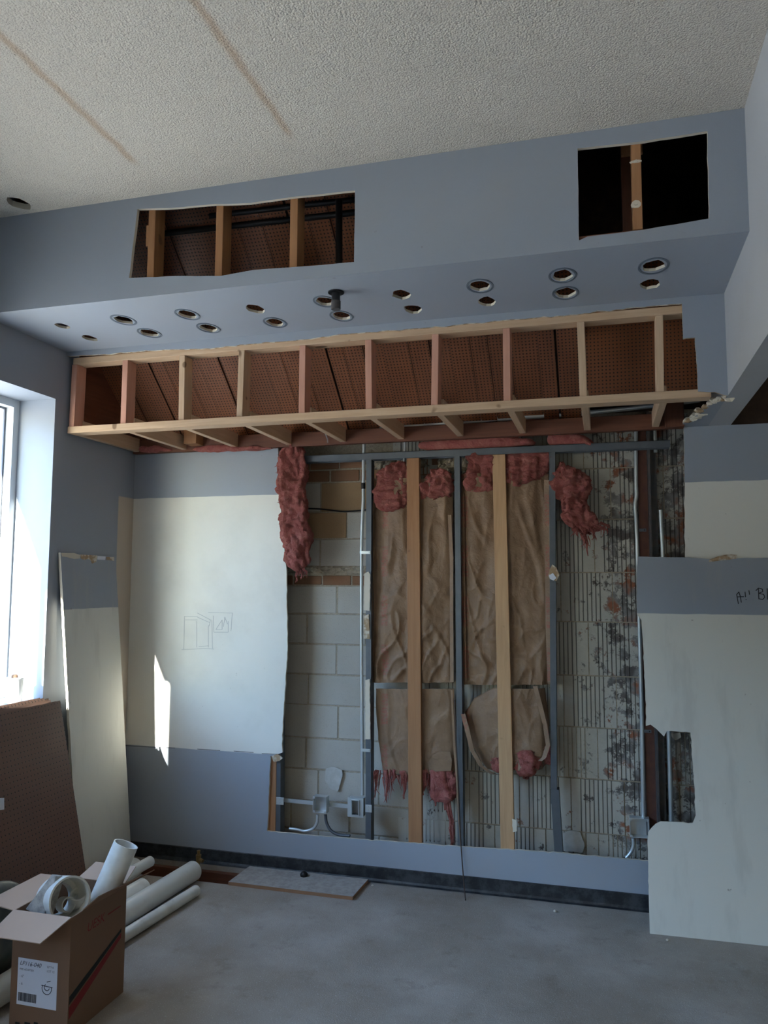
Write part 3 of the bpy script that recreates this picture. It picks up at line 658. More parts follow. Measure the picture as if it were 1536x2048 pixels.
# ================================================================== INSULATION
def interp(rows, y):
    for (a, b) in zip(rows, rows[1:]):
        if a[0] <= y <= b[0]:
            t = (y-a[0])/(b[0]-a[0]+1e-9); return [a[i]+(b[i]-a[i])*t for i in range(1, len(a))]
    return list(rows[-1][1:]) if y > rows[-1][0] else list(rows[0][1:])
def wad(name, rows, yc, th, label, seed=0, nu=44, nv=64, amp=.02, parent=None, cat='insulation', mat='pink', **kw):
    """fluffy wad: rows = (pixel y, left x, right x) on the plane Y=yc, th = half thickness"""
    ya, yb = rows[0][0], rows[-1][0]; vs = []
    for j in range(nv+1):
        t = j/nv; y = ya+(yb-ya)*t; xl, xr = interp(rows, y)
        A, Bq = B(xl, y, 1, yc), B(xr, y, 1, yc); c = (A+Bq)/2; hw = (Bq.x-A.x)/2
        e = min(1, math.sqrt(max(0, 1-(2*t-1)**8)))
        for k in range(nu):
            w = 2*math.pi*k/nu; q = Vector((math.cos(w), math.sin(w), 0))
            sx_ = math.copysign(abs(q.x)**.75, q.x); sy_ = math.copysign(abs(q.y)**.75, q.y)
            p = Vector((c.x+hw*e*sx_, yc+th*e*sy_*min(1, hw/.03), c.z))
            d = noise.fractal((p.x*9+seed, p.y*9, p.z*7), 1.0, 2.1, 3)*amp*1.3 + noise.fractal((p.x*38, p.y*38+seed, p.z*30), 1.0, 2, 4)*amp*.9 - amp*.9*max(0, 1-4*abs(noise.noise((p.x*13+seed, p.y*13, p.z*5))))
            nn = Vector((sx_*.6, sy_, 0)); p += nn*d; p.z += amp*.5*noise.noise((p.x*40, p.y*40, p.z*40+seed))
            p.y = min(p.y, YM-.012)
            vs.append(p)
    fs = [(j*nu+k, j*nu+(k+1) % nu, (j+1)*nu+(k+1) % nu, (j+1)*nu+k) for j in range(nv) for k in range(nu)] + [tuple(range(nu-1, -1, -1)), tuple(range(nv*nu, nv*nu+nu))]
    m_ = MB().add(vs, fs)
    # loose tufts of fibre round the surface
    rs = random.Random(seed*7+1)
    for _ in range(150):
        i = rs.randrange(nu*2, len(vs)-nu*2); p = vs[i]; c = Vector((sum(v.x for v in vs[(i//nu)*nu:(i//nu+1)*nu])/nu, yc, p.z))
        if p.y > yc+th*.3: continue
        d = (p-c).normalized()+Vector((rs.uniform(-.6, .6), -.2, rs.uniform(-.9, .3))); d.normalize(); L = rs.uniform(.006, .024)
        s_ = Vector((-d.z, 0, d.x)).normalized()*rs.uniform(.0015, .004)
        m_.add([p-d*.006-s_, p-d*.006+s_, p+d*L, p-d*.006+Vector((0, .004, 0))], [(0, 1, 2), (1, 3, 2), (3, 0, 2)])
    return m_.build(name, mat, parent, smooth=True, label=label, cat=cat if not parent else None, **kw)
def shreds(name, parent, roots, seed, yc):
    """hanging torn strands: each root = (px x, px y top, px y bottom, width px, drift px)"""
    rs = random.Random(seed); m_ = MB()
    for (x, y1, y2, w, dr) in roots:
        nseg = 10; pts = []; rr = []
        for i in range(nseg+1):
            t = i/nseg; p = B(x+dr*t+4*noise.noise((seed+x*.1, t*3, 0)), y1+(y2-y1)*t, 1, yc); p.y += .012*noise.noise((t*4, x*.3, seed)); pts.append(p)
            rr.append(max(.0012, .62*w/2/335*(1-t*.85)*(1+.45*noise.noise((x, t*7, seed)))))
        m_.tube(pts, rr, 8)
        for q in range(12):
            ox, oy = rs.uniform(-.55, .55)*w/335, rs.uniform(-.02, .012); k0 = rs.randrange(0, 3); k1 = rs.randrange(5, nseg+1); sp = rs.uniform(-.02, .02)
            fp = [pts[i]+Vector((ox*(1-.4*i/nseg)+sp*(i/nseg)**2, oy, rs.uniform(-.004, .004))) for i in range(k0, k1)]
            m_.tube(fp, [max(.0007, .0042*(1-j/len(fp))*rs.uniform(.6, 1.2)) for j in range(len(fp))], 5)
        for q in range(5):
            i = rs.randrange(1, nseg); d = Vector((rs.uniform(-.8, .8), rs.uniform(-.5, .1), -1)).normalized(); L = rs.uniform(.02, .05)
            m_.tube([pts[i], pts[i]+d*L*.6, pts[i]+d*L+Vector((rs.uniform(-.01, .01), 0, 0))], [.003, .002, .0008], 5)
    return m_.build(name, 'pink', parent, smooth=True)
def facing(name, rows, yc, parent, seed, bulge=.02, amp=.02, nu=64, nv=130, th=.003, crease=1.0):
    ya, yb = rows[0][0], rows[-1][0]; F = []
    for j in range(nv+1):
        t = j/nv; y = ya+(yb-ya)*t; xl, xr = interp(rows, y)
        for i in range(nu+1):
            s = i/nu; jx = 1.2*noise.noise((0, t*9, seed)) if i in (0, nu) else 0
            p = B(xl+(xr-xl)*s+jx, y, 1, yc)
            f = noise.fractal((p.x*7+seed, p.z*1.4, seed), 1, 2, 2)
            q1 = noise.noise((p.x*9+p.z*2.5+seed, p.z*2.0-p.x*2, 1.5)); q2 = noise.noise((p.x*11-p.z*5, p.z*4.5+p.x*4+seed, 4)); q3 = noise.noise((p.x*30+p.z*12, p.z*17, seed+.5))
            r = max(0, 1-abs(q1)*5); r2 = max(0, 1-abs(q2)*5); r3 = max(0, 1-abs(q3)*4)
            low_ = .45+.75*sm(.45, .95, t)
            e = sm(0, .10, s)*sm(0, .10, 1-s)
            p.y += -bulge*math.sin(math.pi*s)**.6 + amp*e*(.75*f - crease*(.26*r + (.22*r2 + .05*r3)*low_) + .22*crease*q2*low_)
            F.append(p)
    n = len(F); vs = F+[p+Vector((0, th, 0)) for p in F]; W1_ = nu+1; fs = []
    for j in range(nv):
        for i in range(nu):
            a = j*W1_+i; fs.append((a, a+1, a+W1_+1, a+W1_)); fs.append((n+a, n+a+W1_, n+a+W1_+1, n+a+1))
    rim = [i for i in range(W1_)] + [j*W1_+nu for j in range(1, nv+1)] + [nv*W1_+i for i in range(nu-1, -1, -1)] + [j*W1_ for j in range(nv-1, 0, -1)]
    fs += [(rim[k], rim[(k+1) % len(rim)], n+rim[(k+1) % len(rim)], n+rim[k]) for k in range(len(rim))]
    return MB().add(vs, fs).build(name, 'kraft', parent, smooth=60)
def batt_core(rows, parent, seed, yc=4.735, th=.03):
    return wad('glass_wool', [(r[0], r[1]-1, r[2]+1) for r in rows], yc, th, None, seed, 40, 50, .012, parent)
yk = YB+.074
def batt(rows, label, seed, **kw):
    p = B((rows[-1][1]+rows[-1][2])/2, rows[-1][0], 1, yk); E_ = empty('insulation_batt', p, label=label, cat='insulation', group=None)
    facing('kraft_facing', rows, yk, E_, seed, **kw); batt_core([(r[0]+8, r[1]+3, r[2]-3) if i == 0 else (r[0]-(6 if i == len(rows)-1 else 0), r[1]+3, r[2]-3) for i, r in enumerate(rows)], E_, seed, yk+.066, .026); return E_
b1 = batt([(958, 744, 903), (1000, 748, 906), (1100, 746, 906), (1250, 743, 905), (1365, 744, 908)], 'upper kraft-faced insulation batt left of the middle steel stud', 3, amp=.03, crease=1.8)
b2 = batt([(948, 920, 1097), (1000, 922, 1098), (1200, 923, 1100), (1362, 926, 1104), (1369, 927, 1104)], 'upper kraft-faced insulation batt right of the middle steel stud', 8, amp=.028, crease=1.7)
b3 = batt([(1377, 752, 908), (1420, 752, 909), (1480, 757, 911), (1520, 763, 913), (1546, 766, 914)], 'lower kraft-faced batt with torn pink wool hanging below it', 13, amp=.017, crease=1.3)
b4 = batt([(1376, 985, 1090), (1395, 950, 1092), (1425, 930, 1097), (1450, 935, 1098), (1490, 945, 1099), (1520, 960, 1096), (1538, 975, 1085)], 'slumped lower kraft-faced batt curling off the wall', 17, amp=.022, bulge=.035, crease=1.4)
# folded paper flanges on the batts
def strip(name, px, w, yy, parent, seed):
    L, R_ = [], []
    for i, (x, y) in enumerate(px):
        dy = .006*noise.noise((i*.9, seed, 0)); p = B(x-w/2, y, 1, yy+dy); q = B(x+w/2, y, 1, yy+dy-.010); L.append(p); R_.append(q)
    n = len(L); vs = L+R_+[p+Vector((0, .0025, 0)) for p in L]+[p+Vector((0, .0025, 0)) for p in R_]
    fs = []
    for i in range(n-1):
        fs += [(i, n+i, n+i+1, i+1), (2*n+i, 2*n+i+1, 3*n+i+1, 3*n+i), (i, i+1, 2*n+i+1, 2*n+i), (n+i, 3*n+i, 3*n+i+1, n+i+1)]
    fs += [(0, 2*n, 3*n, n), (n-1, 2*n-1, 4*n-1, 3*n-1)]
    return MB().add(vs, fs).build(name, 'kraft', parent, smooth=50)
strip('paper_flange', [(745, 1000), (746, 1100), (742, 1200), (743, 1290), (742, 1366)], 7, yk-.016, b1, 1)
strip('paper_flange', [(899, 1030), (903, 1120), (903, 1250), (904, 1364)], 7, yk-.018, b1, 2)
strip('paper_flange', [(925, 985), (926, 1100), (928, 1250), (930, 1362)], 6, yk-.018, b2, 3)
strip('paper_flange', [(1093, 960), (1094, 1100), (1096, 1250), (1100, 1365)], 10, yk-.018, b2, 4)
strip('paper_flange', [(903, 1380), (906, 1440), (909, 1500), (914, 1560), (917, 1640), (920, 1700)], 4, yk-.05, b3, 5)
strip('paper_flange', [(926, 1428), (934, 1460), (944, 1500), (962, 1532), (985, 1548), (997, 1550)], 9, yk-.055, b4, 6)
strip('paper_flange', [(1070, 1372), (1080, 1410), (1090, 1450), (1096, 1490), (1088, 1515), (1080, 1522)], 9, yk-.06, b4, 7)
mb = MB(); pts = [(B(x, y, 1, yk-.045).x, B(x, y, 1, yk-.045).z) for x, y in ((858, 1522), (866, 1510), (882, 1503), (900, 1504), (904, 1520), (902, 1542), (870, 1543), (858, 1535))]
mb.sheet([pts], (0, yk-.045, 0), (1, 0, 0), (0, 0, 1), .003, 0); mb.build('paper_flap', 'kraft', b3)
shreds('torn_wool', b3, [(756, 1540, 1592, 16, -4), (772, 1540, 1605, 18, 2), (790, 1538, 1570, 20, -6), (805, 1540, 1598, 22, 4), (850, 1540, 1590, 26, -3), (868, 1538, 1612, 34, 2), (884, 1540, 1620, 34, 6), (900, 1540, 1600, 24, 6), (896, 1575, 1715, 17, 12), (905, 1640, 1722, 11, -4), (912, 1545, 1580, 16, 4)], 5, yk-.012)
wad('torn_wool_clump', [(1540, 858, 905), (1560, 850, 914), (1585, 858, 912), (1605, 866, 905)], yk-.005, .03, None, 31, 32, 30, .022, b3)
wad('torn_wool_clump', [(1496, 1040, 1072), (1515, 1035, 1080), (1535, 1030, 1078), (1555, 1036, 1068)], yk-.02, .045, None, 33, 36, 36, .026, b4)
wad('torn_wool_clump', [(1512, 985, 1004), (1530, 982, 1008), (1546, 990, 1012)], yk-.02, .025, None, 34, 24, 20, .014, b4)
wad('torn_wool_clump', [(1490, 1086, 1102), (1510, 1086, 1106), (1530, 1090, 1104)], yk-.01, .02, None, 35, 24, 20, .014, b4)
# loose pink wads
wad('insulation_wad', [(880, 566, 600), (900, 556, 612), (950, 556, 612), (1000, 560, 614), (1050, 562, 616), (1100, 568, 622), (1125, 569, 626), (1143, 576, 618)], YB-.005, .055, 'long pink wool wad hanging over the cream drywall edge', 41, 56, 110, .026)
shreds('fibre_strands', bpy.data.objects['insulation_wad'], [(594, 1135, 1158, 5, -2), (600, 1138, 1152, 4, 4), (608, 1136, 1150, 5, 6)], 3, YB-.01)
wad('insulation_wad', [(925, 782, 815), (950, 752, 822), (985, 746, 824), (1000, 752, 822), (1024, 756, 806)], YB+.058, .05, 'deep red folded wool wad between left steel stud and first timber stud', 43, 48, 60, .026)
wad('insulation_wad', [(938, 862, 890), (955, 848, 902), (975, 838, 908), (998, 836, 906)], YB+.058, .04, 'small frayed wool wad just left of the middle steel stud top', 45, 44, 44, .028)
wad('insulation_wad', [(905, 920, 990), (930, 935, 992), (955, 930, 994), (985, 925, 990)], YB+.058, .045, 'pink wool wad between middle steel stud and second timber stud', 47, 46, 50, .028)
wad('insulation_wad', [(902, 1008, 1100), (930, 1008, 1102), (955, 1010, 1085), (974, 1012, 1040)], YB+.058, .045, 'pink wool wad between second timber stud and right steel stud', 49, 50, 50, .028)
wad('insulation_wad', [(925, 1112, 1130), (940, 1106, 1160), (965, 1102, 1184), (985, 1106, 1182), (1000, 1116, 1172), (1020, 1122, 1180), (1040, 1126, 1196), (1058, 1140, 1206), (1068, 1158, 1190)], YB+.05, .055, 'big drooping pink wool wad right of the right steel stud', 51, 60, 90, .03)
shreds('fibre_strands', bpy.data.objects['insulation_wad.005'], [(1170, 1062, 1112, 14, 6), (1190, 1050, 1062, 14, 26), (1180, 1055, 1074, 12, 10), (1150, 1055, 1072, 12, 4), (1200, 1045, 1056, 10, 20)], 9, YB+.03)
def hwad(name, rows, yc, th, label, seed, zoff=0, parent=None):
    """wad lying along the track: rows = (pixel x, top y, bottom y)"""
    vs = []; nu, nv = 30, 80; xa, xb = rows[0][0], rows[-1][0]
    for j in range(nv+1):
        t = j/nv; x = xa+(xb-xa)*t; yt, yb = interp(rows, x); A, Bq = B(x, yt, 1, yc), B(x, yb, 1, yc); c = (A+Bq)/2; hh = (A.z-Bq.z)/2; e = math.sqrt(max(0, 1-(2*t-1)**6))
        for k in range(nu):
            w = 2*math.pi*k/nu; p = Vector((c.x, yc+th*e*math.cos(w), c.z+hh*e*math.sin(w)))
            d = noise.fractal((p.x*12, p.y*12+seed, p.z*12), 1, 2, 4)*.018; p += Vector((0, math.cos(w), math.sin(w)*.6))*d; vs.append(p)
    fs = [(j*nu+k, j*nu+(k+1) % nu, (j+1)*nu+(k+1) % nu, (j+1)*nu+k) for j in range(nv) for k in range(nu)] + [tuple(range(nu-1, -1, -1)), tuple(range(nv*nu, nv*nu+nu))]
    return MB().add(vs, fs).build(name, 'pink', parent, smooth=True, label=label, cat='insulation' if label else None)
hwad('insulation_wad', [(836, 880, 903), (870, 878, 903), (930, 874, 902), (1000, 870, 897), (1072, 878, 894)], YB+.055, .045, 'long pink wool roll lying on the steel top track', 61)
hwad('insulation_wad', [(1094, 866, 892), (1130, 864, 892), (1160, 868, 892), (1190, 882, 900)], YB+.055, .045, 'short pink wool tuft at the right end of the track', 63)
hwad('insulation_wad', [(278, 893, 905), (310, 892, 905), (345, 897, 904)], 4.60, .03, 'small pink wool scrap under the ledger near the left corner', 65)
hwad('insulation_wad', [(385, 896, 903), (430, 890, 903), (470, 893, 902), (545, 893, 900)], 4.60, .025, 'thin pink wool strip above the blue drywall edge', 67)

# ================================================================== ELECTRICAL
def conduit(name, pts, r, label, mat='galv', cat='conduit', n=12, **kw):
    return MB().tube(pts, r, n).build(name, mat, smooth=40, label=label, cat=cat, **kw)
yc_ = YB+.03
def c_(px, py, y=None): return B(px, py, 1, yc_ if y is None else y)
CV = conduit('conduit', [c_(728, 886), c_(727, 930), c_(726.5, 1000), c_(724, 1050), c_(723, 1100), c_(723, 1300), c_(725, 1590)], .0105, 'tall galvanised conduit running down to the outlet box')
MB().tube([c_(726.5, 966), c_(726.5, 978)], .0135, 14).build('coupling', 'black', CV)
MB().tube([c_(723, 1102), c_(723, 1107)], .013, 14).build('strap', 'galv', CV)
for y in (1105, 1501):
    p = c_(736, y, y0-.004); MB().box((p.x-.045, y0-.004, p.z-.009), (p.x+.014, y0-.001, p.z+.009)).build('strap_clip', 'galv', CV, bevel=.001)
    MB().tube([p+Vector((.004, 0, 0)), p+Vector((.004, -.005, 0))], .004, 8).build('screw', 'galv', CV)
def ebox(cx, cz, w, h, d, yf, name, label, open_w=None):
    t = .003; E_ = empty(name, (cx, yf, cz-h/2), label=label, cat='electrical box')
    mb = MB(); x0, x1, z0, z1 = cx-w/2, cx+w/2, cz-h/2, cz+h/2
    mb.box((x0, yf+d-t, z0), (x1, yf+d, z1)); mb.box((x0, yf, z0), (x0+t, yf+d-t, z1)); mb.box((x1-t, yf, z0), (x1, yf+d-t, z1)); mb.box((x0+t, yf, z0), (x1-t, yf+d-t, z0+t)); mb.box((x0+t, yf, z1-t), (x1-t, yf+d-t, z1))
    mb.build('box_shell', 'galv', E_)
    mb = MB()
    for sx_ in (-1, 1):
        for sz_ in (-1, 1):
            mb = MB(); a = cx+sx_*(w/2-.008); b = cz+sz_*(h/2-.008); mb.box((a-.006, yf-.002, b-.006), (a+.006, yf+.0015, b+.006)); mb.build('corner_tab', 'galv', E_)
    if open_w:
        mb = MB(); mb.sheet([[(x0-.004, z0-.004), (x1+.004, z0-.004), (x1+.004, z1+.004), (x0-.004, z1+.004)], [(cx-open_w/2, z0+.012), (cx+open_w/2, z0+.012), (cx+open_w/2, z1-.012), (cx-open_w/2, z1-.012)]], (0, yf-.003, 0), (1, 0, 0), (0, 0, 1), .003, 0); mb.build('mud_ring', 'galv', E_)
        mb = MB(); mb.sheet([[(cx-open_w/2-.004, z0+.008), (cx+open_w/2+.004, z0+.008), (cx+open_w/2+.004, z1-.008), (cx-open_w/2-.004, z1-.008)], [(cx-open_w/2, z0+.012), (cx+open_w/2, z0+.012), (cx+open_w/2, z1-.012), (cx-open_w/2, z1-.012)]], (0, yf-.012, 0), (1, 0, 0), (0, 0, 1), .009, 0); mb.build('ring_collar', 'galv', E_)
    return E_
pj = B(640, 1609, 1, YB+.02); ebox(pj.x, pj.z, .088, .098, .05, YB+.012, 'junction_box', 'open square junction box on the bracket bar')
pj2 = B(712, 1614, 1, YB+.02); ebox(pj2.x, pj2.z, .092, .106, .05, YB+.012, 'outlet_box', 'outlet box with narrow upright opening at the conduit foot', .042)
BR = empty('bracket_bar', B(640, 1605, 1, YB+.066), label='horizontal galvanised bracket bar carrying the two electrical boxes', cat='bracket')
a, b = B(566, 1600, 1, YB+.066), B(742, 1617, 1, YB+.066)
MB().hexa([(a.x, YB+.0645, a.z-.012), (b.x, YB+.0645, b.z-.012), (b.x, YB+.070, b.z-.012), (a.x, YB+.070, a.z-.012), (a.x, YB+.0645, a.z+.012), (b.x, YB+.0645, b.z+.012), (b.x, YB+.070, b.z+.012), (a.x, YB+.070, a.z+.012)]).build('bar', 'galv', BR)
for (x, y, w) in ((560, 1602, .05), (737, 1617, .04)):
    p = B(x, y, 1, y0-.003); MB().box((p.x-w/2, y0-.005, p.z-.022), (p.x+w/2, y0-.001, p.z+.022)).build('end_plate', 'galv', BR, bevel=.001)
    for dz in (-.01, .01): MB().tube([(p.x, y0-.005, p.z+dz), (p.x, y0-.009, p.z+dz)], .004, 8).build('screw', 'galv', BR)
def curve(ps, n=8):
    ps = [Vector(p) for p in ps]; out = []; P_ = [ps[0]]+ps+[ps[-1]]
    for i in range(1, len(P_)-2):
        for k in range(n):
            t = k/n; a, b, c, d = P_[i-1], P_[i], P_[i+1], P_[i+2]
            out.append(.5*((2*b)+(-a+c)*t+(2*a-5*b+4*c-d)*t*t+(-a+3*b-3*c+d)*t**3))
    return out+[ps[-1]]
conduit('flexible_conduit', curve([c_(635, 1629), c_(634, 1645), c_(626, 1657), c_(610, 1662), c_(595, 1659), c_(579, 1657)]), .009, 'short metal conduit curving left from the junction box')
conduit('flexible_conduit', curve([c_(651, 1629), c_(653, 1645), c_(661, 1660), c_(676, 1669), c_(700, 1672)]), .009, 'thin dark conduit curving right from the junction box', 'stud')
conduit('conduit', [c_(810, 872, YB+.085), c_(809.5, 905, YB+.085), c_(808, 924, YB+.085)], .009, 'short conduit stub above the first timber stud')
yq = 4.655
conduit('conduit', curve([B(760, 858, 1, yq), B(900, 846, 1, yq), B(1040, 835, 1, yq), B(1150, 828, 1, yq), B(1210, 822, 1, yq), B(1300, 812, 1, yq), B(1400, 800, 1, yq)], 4), .014, 'long conduit running behind the dark ledger of the frame')
yr = YM-.03
CR = conduit('conduit', curve([c_(1272, 850, yr), c_(1272, 960, yr), c_(1273, 990, yr), c_(1270, 1010, yr), c_(1272, 1040, yr), c_(1275, 1113, yr), c_(1279, 1250, yr), c_(1284, 1450, yr), c_(1287, 1638, yr)], 5), .0115, 'galvanised conduit on the white tile beside the steel column')
for (x, y) in ((1287, 1060), (1297, 1463)):
    p = B(x, y, 1, yr-.01); MB().box((p.x-.024, yr-.006, p.z-.009), (p.x+.016, yr-.003, p.z+.009)).build('strap_clip', 'stud', CR, bevel=.001); MB().tube([(p.x+.006, yr-.006, p.z), (p.x+.006, yr-.009, p.z)], .004, 8).build('screw', 'black', CR)
conduit('conduit', [c_(1309, 850, YM-.06), c_(1311, 905, YM-.06)], .0105, 'short bright conduit above the steel column')
conduit('conduit', [c_(1321, 1020, YM-.07), c_(1326, 1113, YM-.07), c_(1337, 1440, YM-.07), c_(1343, 1660, YM-.07)], .0125, 'bright conduit showing through the notch in the leaning sheet')
pk = B(1279, 1655, 1, YM-.06); ebox(pk.x, pk.z, .105, .105, .055, YM-.075, 'junction_box', 'square junction box below the right conduit')
conduit('flexible_conduit', curve([c_(1266, 1676, yr-.02), c_(1267, 1690, yr-.02), c_(1262, 1704, yr-.02), c_(1252, 1716, yr-.02)]), .010, 'short curved conduit under the right junction box')
conduit('cable', curve([B(600, 1017, 1, YM-.02), B(640, 1018, 1, YM-.02), B(690, 1023, 1, YM-.025), B(740, 1019, 1, YM-.03)]), .005, 'thin black cable sagging across the tan blocks', 'black', 'cable')
conduit('cord', curve([B(909, 1400, 1, YB-.004), B(914, 1520, 1, YB-.008), B(919, 1640, 1, YB-.012), B(923, 1705, 1, YB-.016), B(928, 1770, 1, YB-.05), B(931, 1800, 2, .006)]), .0035, 'thin brown cord hanging from the batt to the floor', 'cord', 'cord', 8)
# column
CO = empty('steel_column', (.235, YM-.05, 0), label='red oxide steel column standing in the right of the opening', cat='column')
xw0, xw1 = B(1285, 1300, 1, YM-.02).x, B(1304, 1300, 1, YM-.02).x
MB().box((xw0, YM-.020, 0), (xw1+.02, YM-.010, 2.76)).build('web', 'column', CO)
MB().box((xw1+.0, YM-.10, 0), (xw1+.014, YM-.0205, 2.76)).build('flange', 'coldark', CO)
MB().box((xw0-.004, YM-.028, 0), (xw0, YM-.010, 2.76)).build('web_edge', 'coldark', CO)
MB().box((xw1+.0145, YM-.06, 0), (xw1+.05, YM-.02, 2.76)).build('back_plate', 'coldark', CO)
scrap([(1341, 1466), (1360, 1464), (1362, 1474), (1350, 1480), (1344, 1474)], 'plaster_flake', 'gyp', YM-.012, MW, .006, .01)
# pipes inside the upper soffit
conduit('iron_pipe', [B(300, 470, 1, 3.62), B(720, 424, 1, 3.62)], .016, 'dark iron pipe crossing inside the upper left opening', 'black', 'pipe')
conduit('iron_pipe', [B(420, 432, 1, 3.56), B(720, 398, 1, 3.56)], .014, 'second dark iron pipe just under the ceiling of the left opening', 'black', 'pipe')
conduit('bright_conduit', [B(400, 453, 1, 3.68), B(600, 432, 1, 3.68)], .008, 'thin shiny conduit inside the upper left opening', 'galv', 'conduit')
conduit('drop_pipe', [B(678, 400, 1, 3.5), B(678, 560, 1, 3.5)], .017, 'upright black pipe inside the upper left opening', 'black', 'pipe')
# black pipe nipple hanging from the soffit
p = B(672, 584, 2, ZS); NP_ = empty('pipe_nipple', (p.x, p.y, ZS-.09), label='short black pipe with flange hanging from the soffit underside', cat='pipe')
MB().tube([(p.x, p.y, ZS-.0005), (p.x, p.y, ZS-.006)], .038, 20).build('flange', 'black', NP_); MB().tube([(p.x, p.y, ZS-.006), (p.x, p.y, ZS-.045)], .020, 16).build('pipe', 'black', NP_, smooth=40)
MB().tube([(p.x, p.y, ZS-.045), (p.x, p.y, ZS-.085)], .0225, 16).build('collar', 'coldark', NP_, smooth=40)

# ================================================================== LOOSE DRYWALL SHEETS
# right: big cut sheet leaning on the back wall
p0, p1, pt = Vector((.179, 4.352, 0.001)), Vector((.728, 4.366, 0.001)), Vector((.177, 4.612, 1.912))
u = (p1-p0).normalized(); nn = u.cross(pt-p0).normalized(); v = nn.cross(u).normalized()
if nn.y > 0: nn = -nn
def R2(px, py): q = BP(px, py, p0, nn)-p0; return (q.dot(u), q.dot(v))
def R3(a, b, o=0): return p0+u*a+v*b+nn*o
lf = [R2(1275, 1113), R2(1273, 1170), R2(1274, 1228), R2(1283, 1240), R2(1287, 1300), R2(1291, 1400), R2(1292, 1452), R2(1301, 1449), R2(1313, 1458), R2(1328, 1473), R2(1334, 1462), R2(1381, 1465), R2(1384, 1500), R2(1389, 1570), R2(1392, 1632), R2(1386, 1646), R2(1322, 1643), R2(1312, 1648), R2(1297, 1664), R2(1296, 1700), R2(1298, 1800)]
lf = jag(lf, .02, .005, 31); TOPV = R2(1275, 1113)[1]
TOPR = R2(1536, 1116)[1]
tp = jag([(2.5, TOPR), (.75, TOPR), R2(1440, 1116), R2(1420, 1118), R2(1380, 1115), lf[0]], .04, .004, 33)
def sheet_mat(name, vb, blue_top=True, writing=False):
    m = Mat(name, CREAM, .65); s = m.sep(m.coord()); P = m.pos()
    f = m.step(m.math('ADD', s[2], m.math('MULTIPLY_ADD', m.noise(P, 7, 2), .01, -.005)), vb, .003)
    c = m.mix(f, (.66, .645, .585, 1), BLUE)
    c = m.mix(m.math('MULTIPLY', m.step(m.noise(P, 3, 4, .6, 0, (3, 3, .6)), .6, .1), .25), c, (.4, .38, .34, 1))
    c = m.mix(m.math('MULTIPLY', m.step(m.noise(P, 24, 2), .77, .03), .6), c, (.17, .13, .11, 1)); m.color(c); m.bump(m.noise(P, 250, 2), .06, .002); return m.m
M['sheetR'] = sheet_mat('leaning_sheet_face', BP(1275, 1227, p0, nn).z)
mb = MB(); mb.sheet([[(0.0, 0.0), (2.5, 0.0)] + tp[:-1] + lf], p0, u, v, .0155)
SR = mb.build('drywall_sheet', ['sheetR', 'gyp'], org=(p0.x, p0.y, 0), label='large cut drywall sheet with handwriting leaning on the right', cat='drywall')
def strokes(lines, fn, w, name, mat, parent, off=.0012):
    m_ = MB()
    for L in lines:
        for (a, b) in zip(L, L[1:]):
            A, Bq = fn(*a, off), fn(*b, off); d = (Bq-A)
            if d.length < 1e-6: continue
            d.normalize(); nrm = (fn(0, 0, 1)-fn(0, 0, 0)).normalized(); s_ = d.cross(nrm)*w/2; A -= d*w*.3; Bq += d*w*.3
            q = [A-s_, Bq-s_, Bq+s_, A+s_]; m_.add(q+[x-nrm*.0008 for x in q], [(0, 1, 2, 3), (7, 6, 5, 4), (0, 4, 5, 1), (1, 5, 6, 2), (2, 6, 7, 3), (3, 7, 4, 0)])
    return m_.build(name, mat, parent)
def hw(x, y): return R2(1256+x/5.121, 900+y/5.121)
ws = [[hw(1130, 1575), hw(1113, 1480), hw(1135, 1455), hw(1150, 1500), hw(1160, 1560)], [hw(1115, 1505), hw(1185, 1503)], [hw(1198, 1455), hw(1203, 1505)], [hw(1208, 1530), hw(1210, 1534)], [hw(1238, 1440), hw(1244, 1480)],
      [hw(1335, 1415), hw(1340, 1525)], [hw(1310, 1440), hw(1335, 1415), hw(1375, 1425), hw(1380, 1450), hw(1340, 1468), hw(1390, 1480), hw(1400, 1510), hw(1380, 1530), hw(1340, 1525)], [hw(1425, 1420), hw(1430, 1530)], [hw(1460, 1470), hw(1462, 1525), hw(1490, 1520)]]
for w_ in (ws[:2], ws[2:4], ws[4:5], ws[5:7], ws[7:8], ws[8:]): tag(strokes(w_, R3, .0042, 'handwritten_letter', 'marker', SR), kind='stuff')
# curl of torn paper on the top edge
mb = MB(); vs = []
for i in range(9):
    t = i/8; a = R2(1418+56*t, 1122-7*t); w = .012+.016*math.sin(t*2.6); 
    for k in range(4): vs.append(R3(a[0], a[1]-.006+w*k/3, .002+.012*math.sin(k*.9)*math.sin(math.pi*min(1, t*1.1))))
fs = [(i*4+k, (i+1)*4+k, (i+1)*4+k+1, i*4+k+1) for i in range(8) for k in range(3)]
nv_ = len(vs); vs += [q+nn*-.002 for q in vs]; fs += [tuple(x+nv_ for x in reversed(f)) for f in fs[:]]
mb.add(vs, fs).build('torn_paper', 'torn', SR)
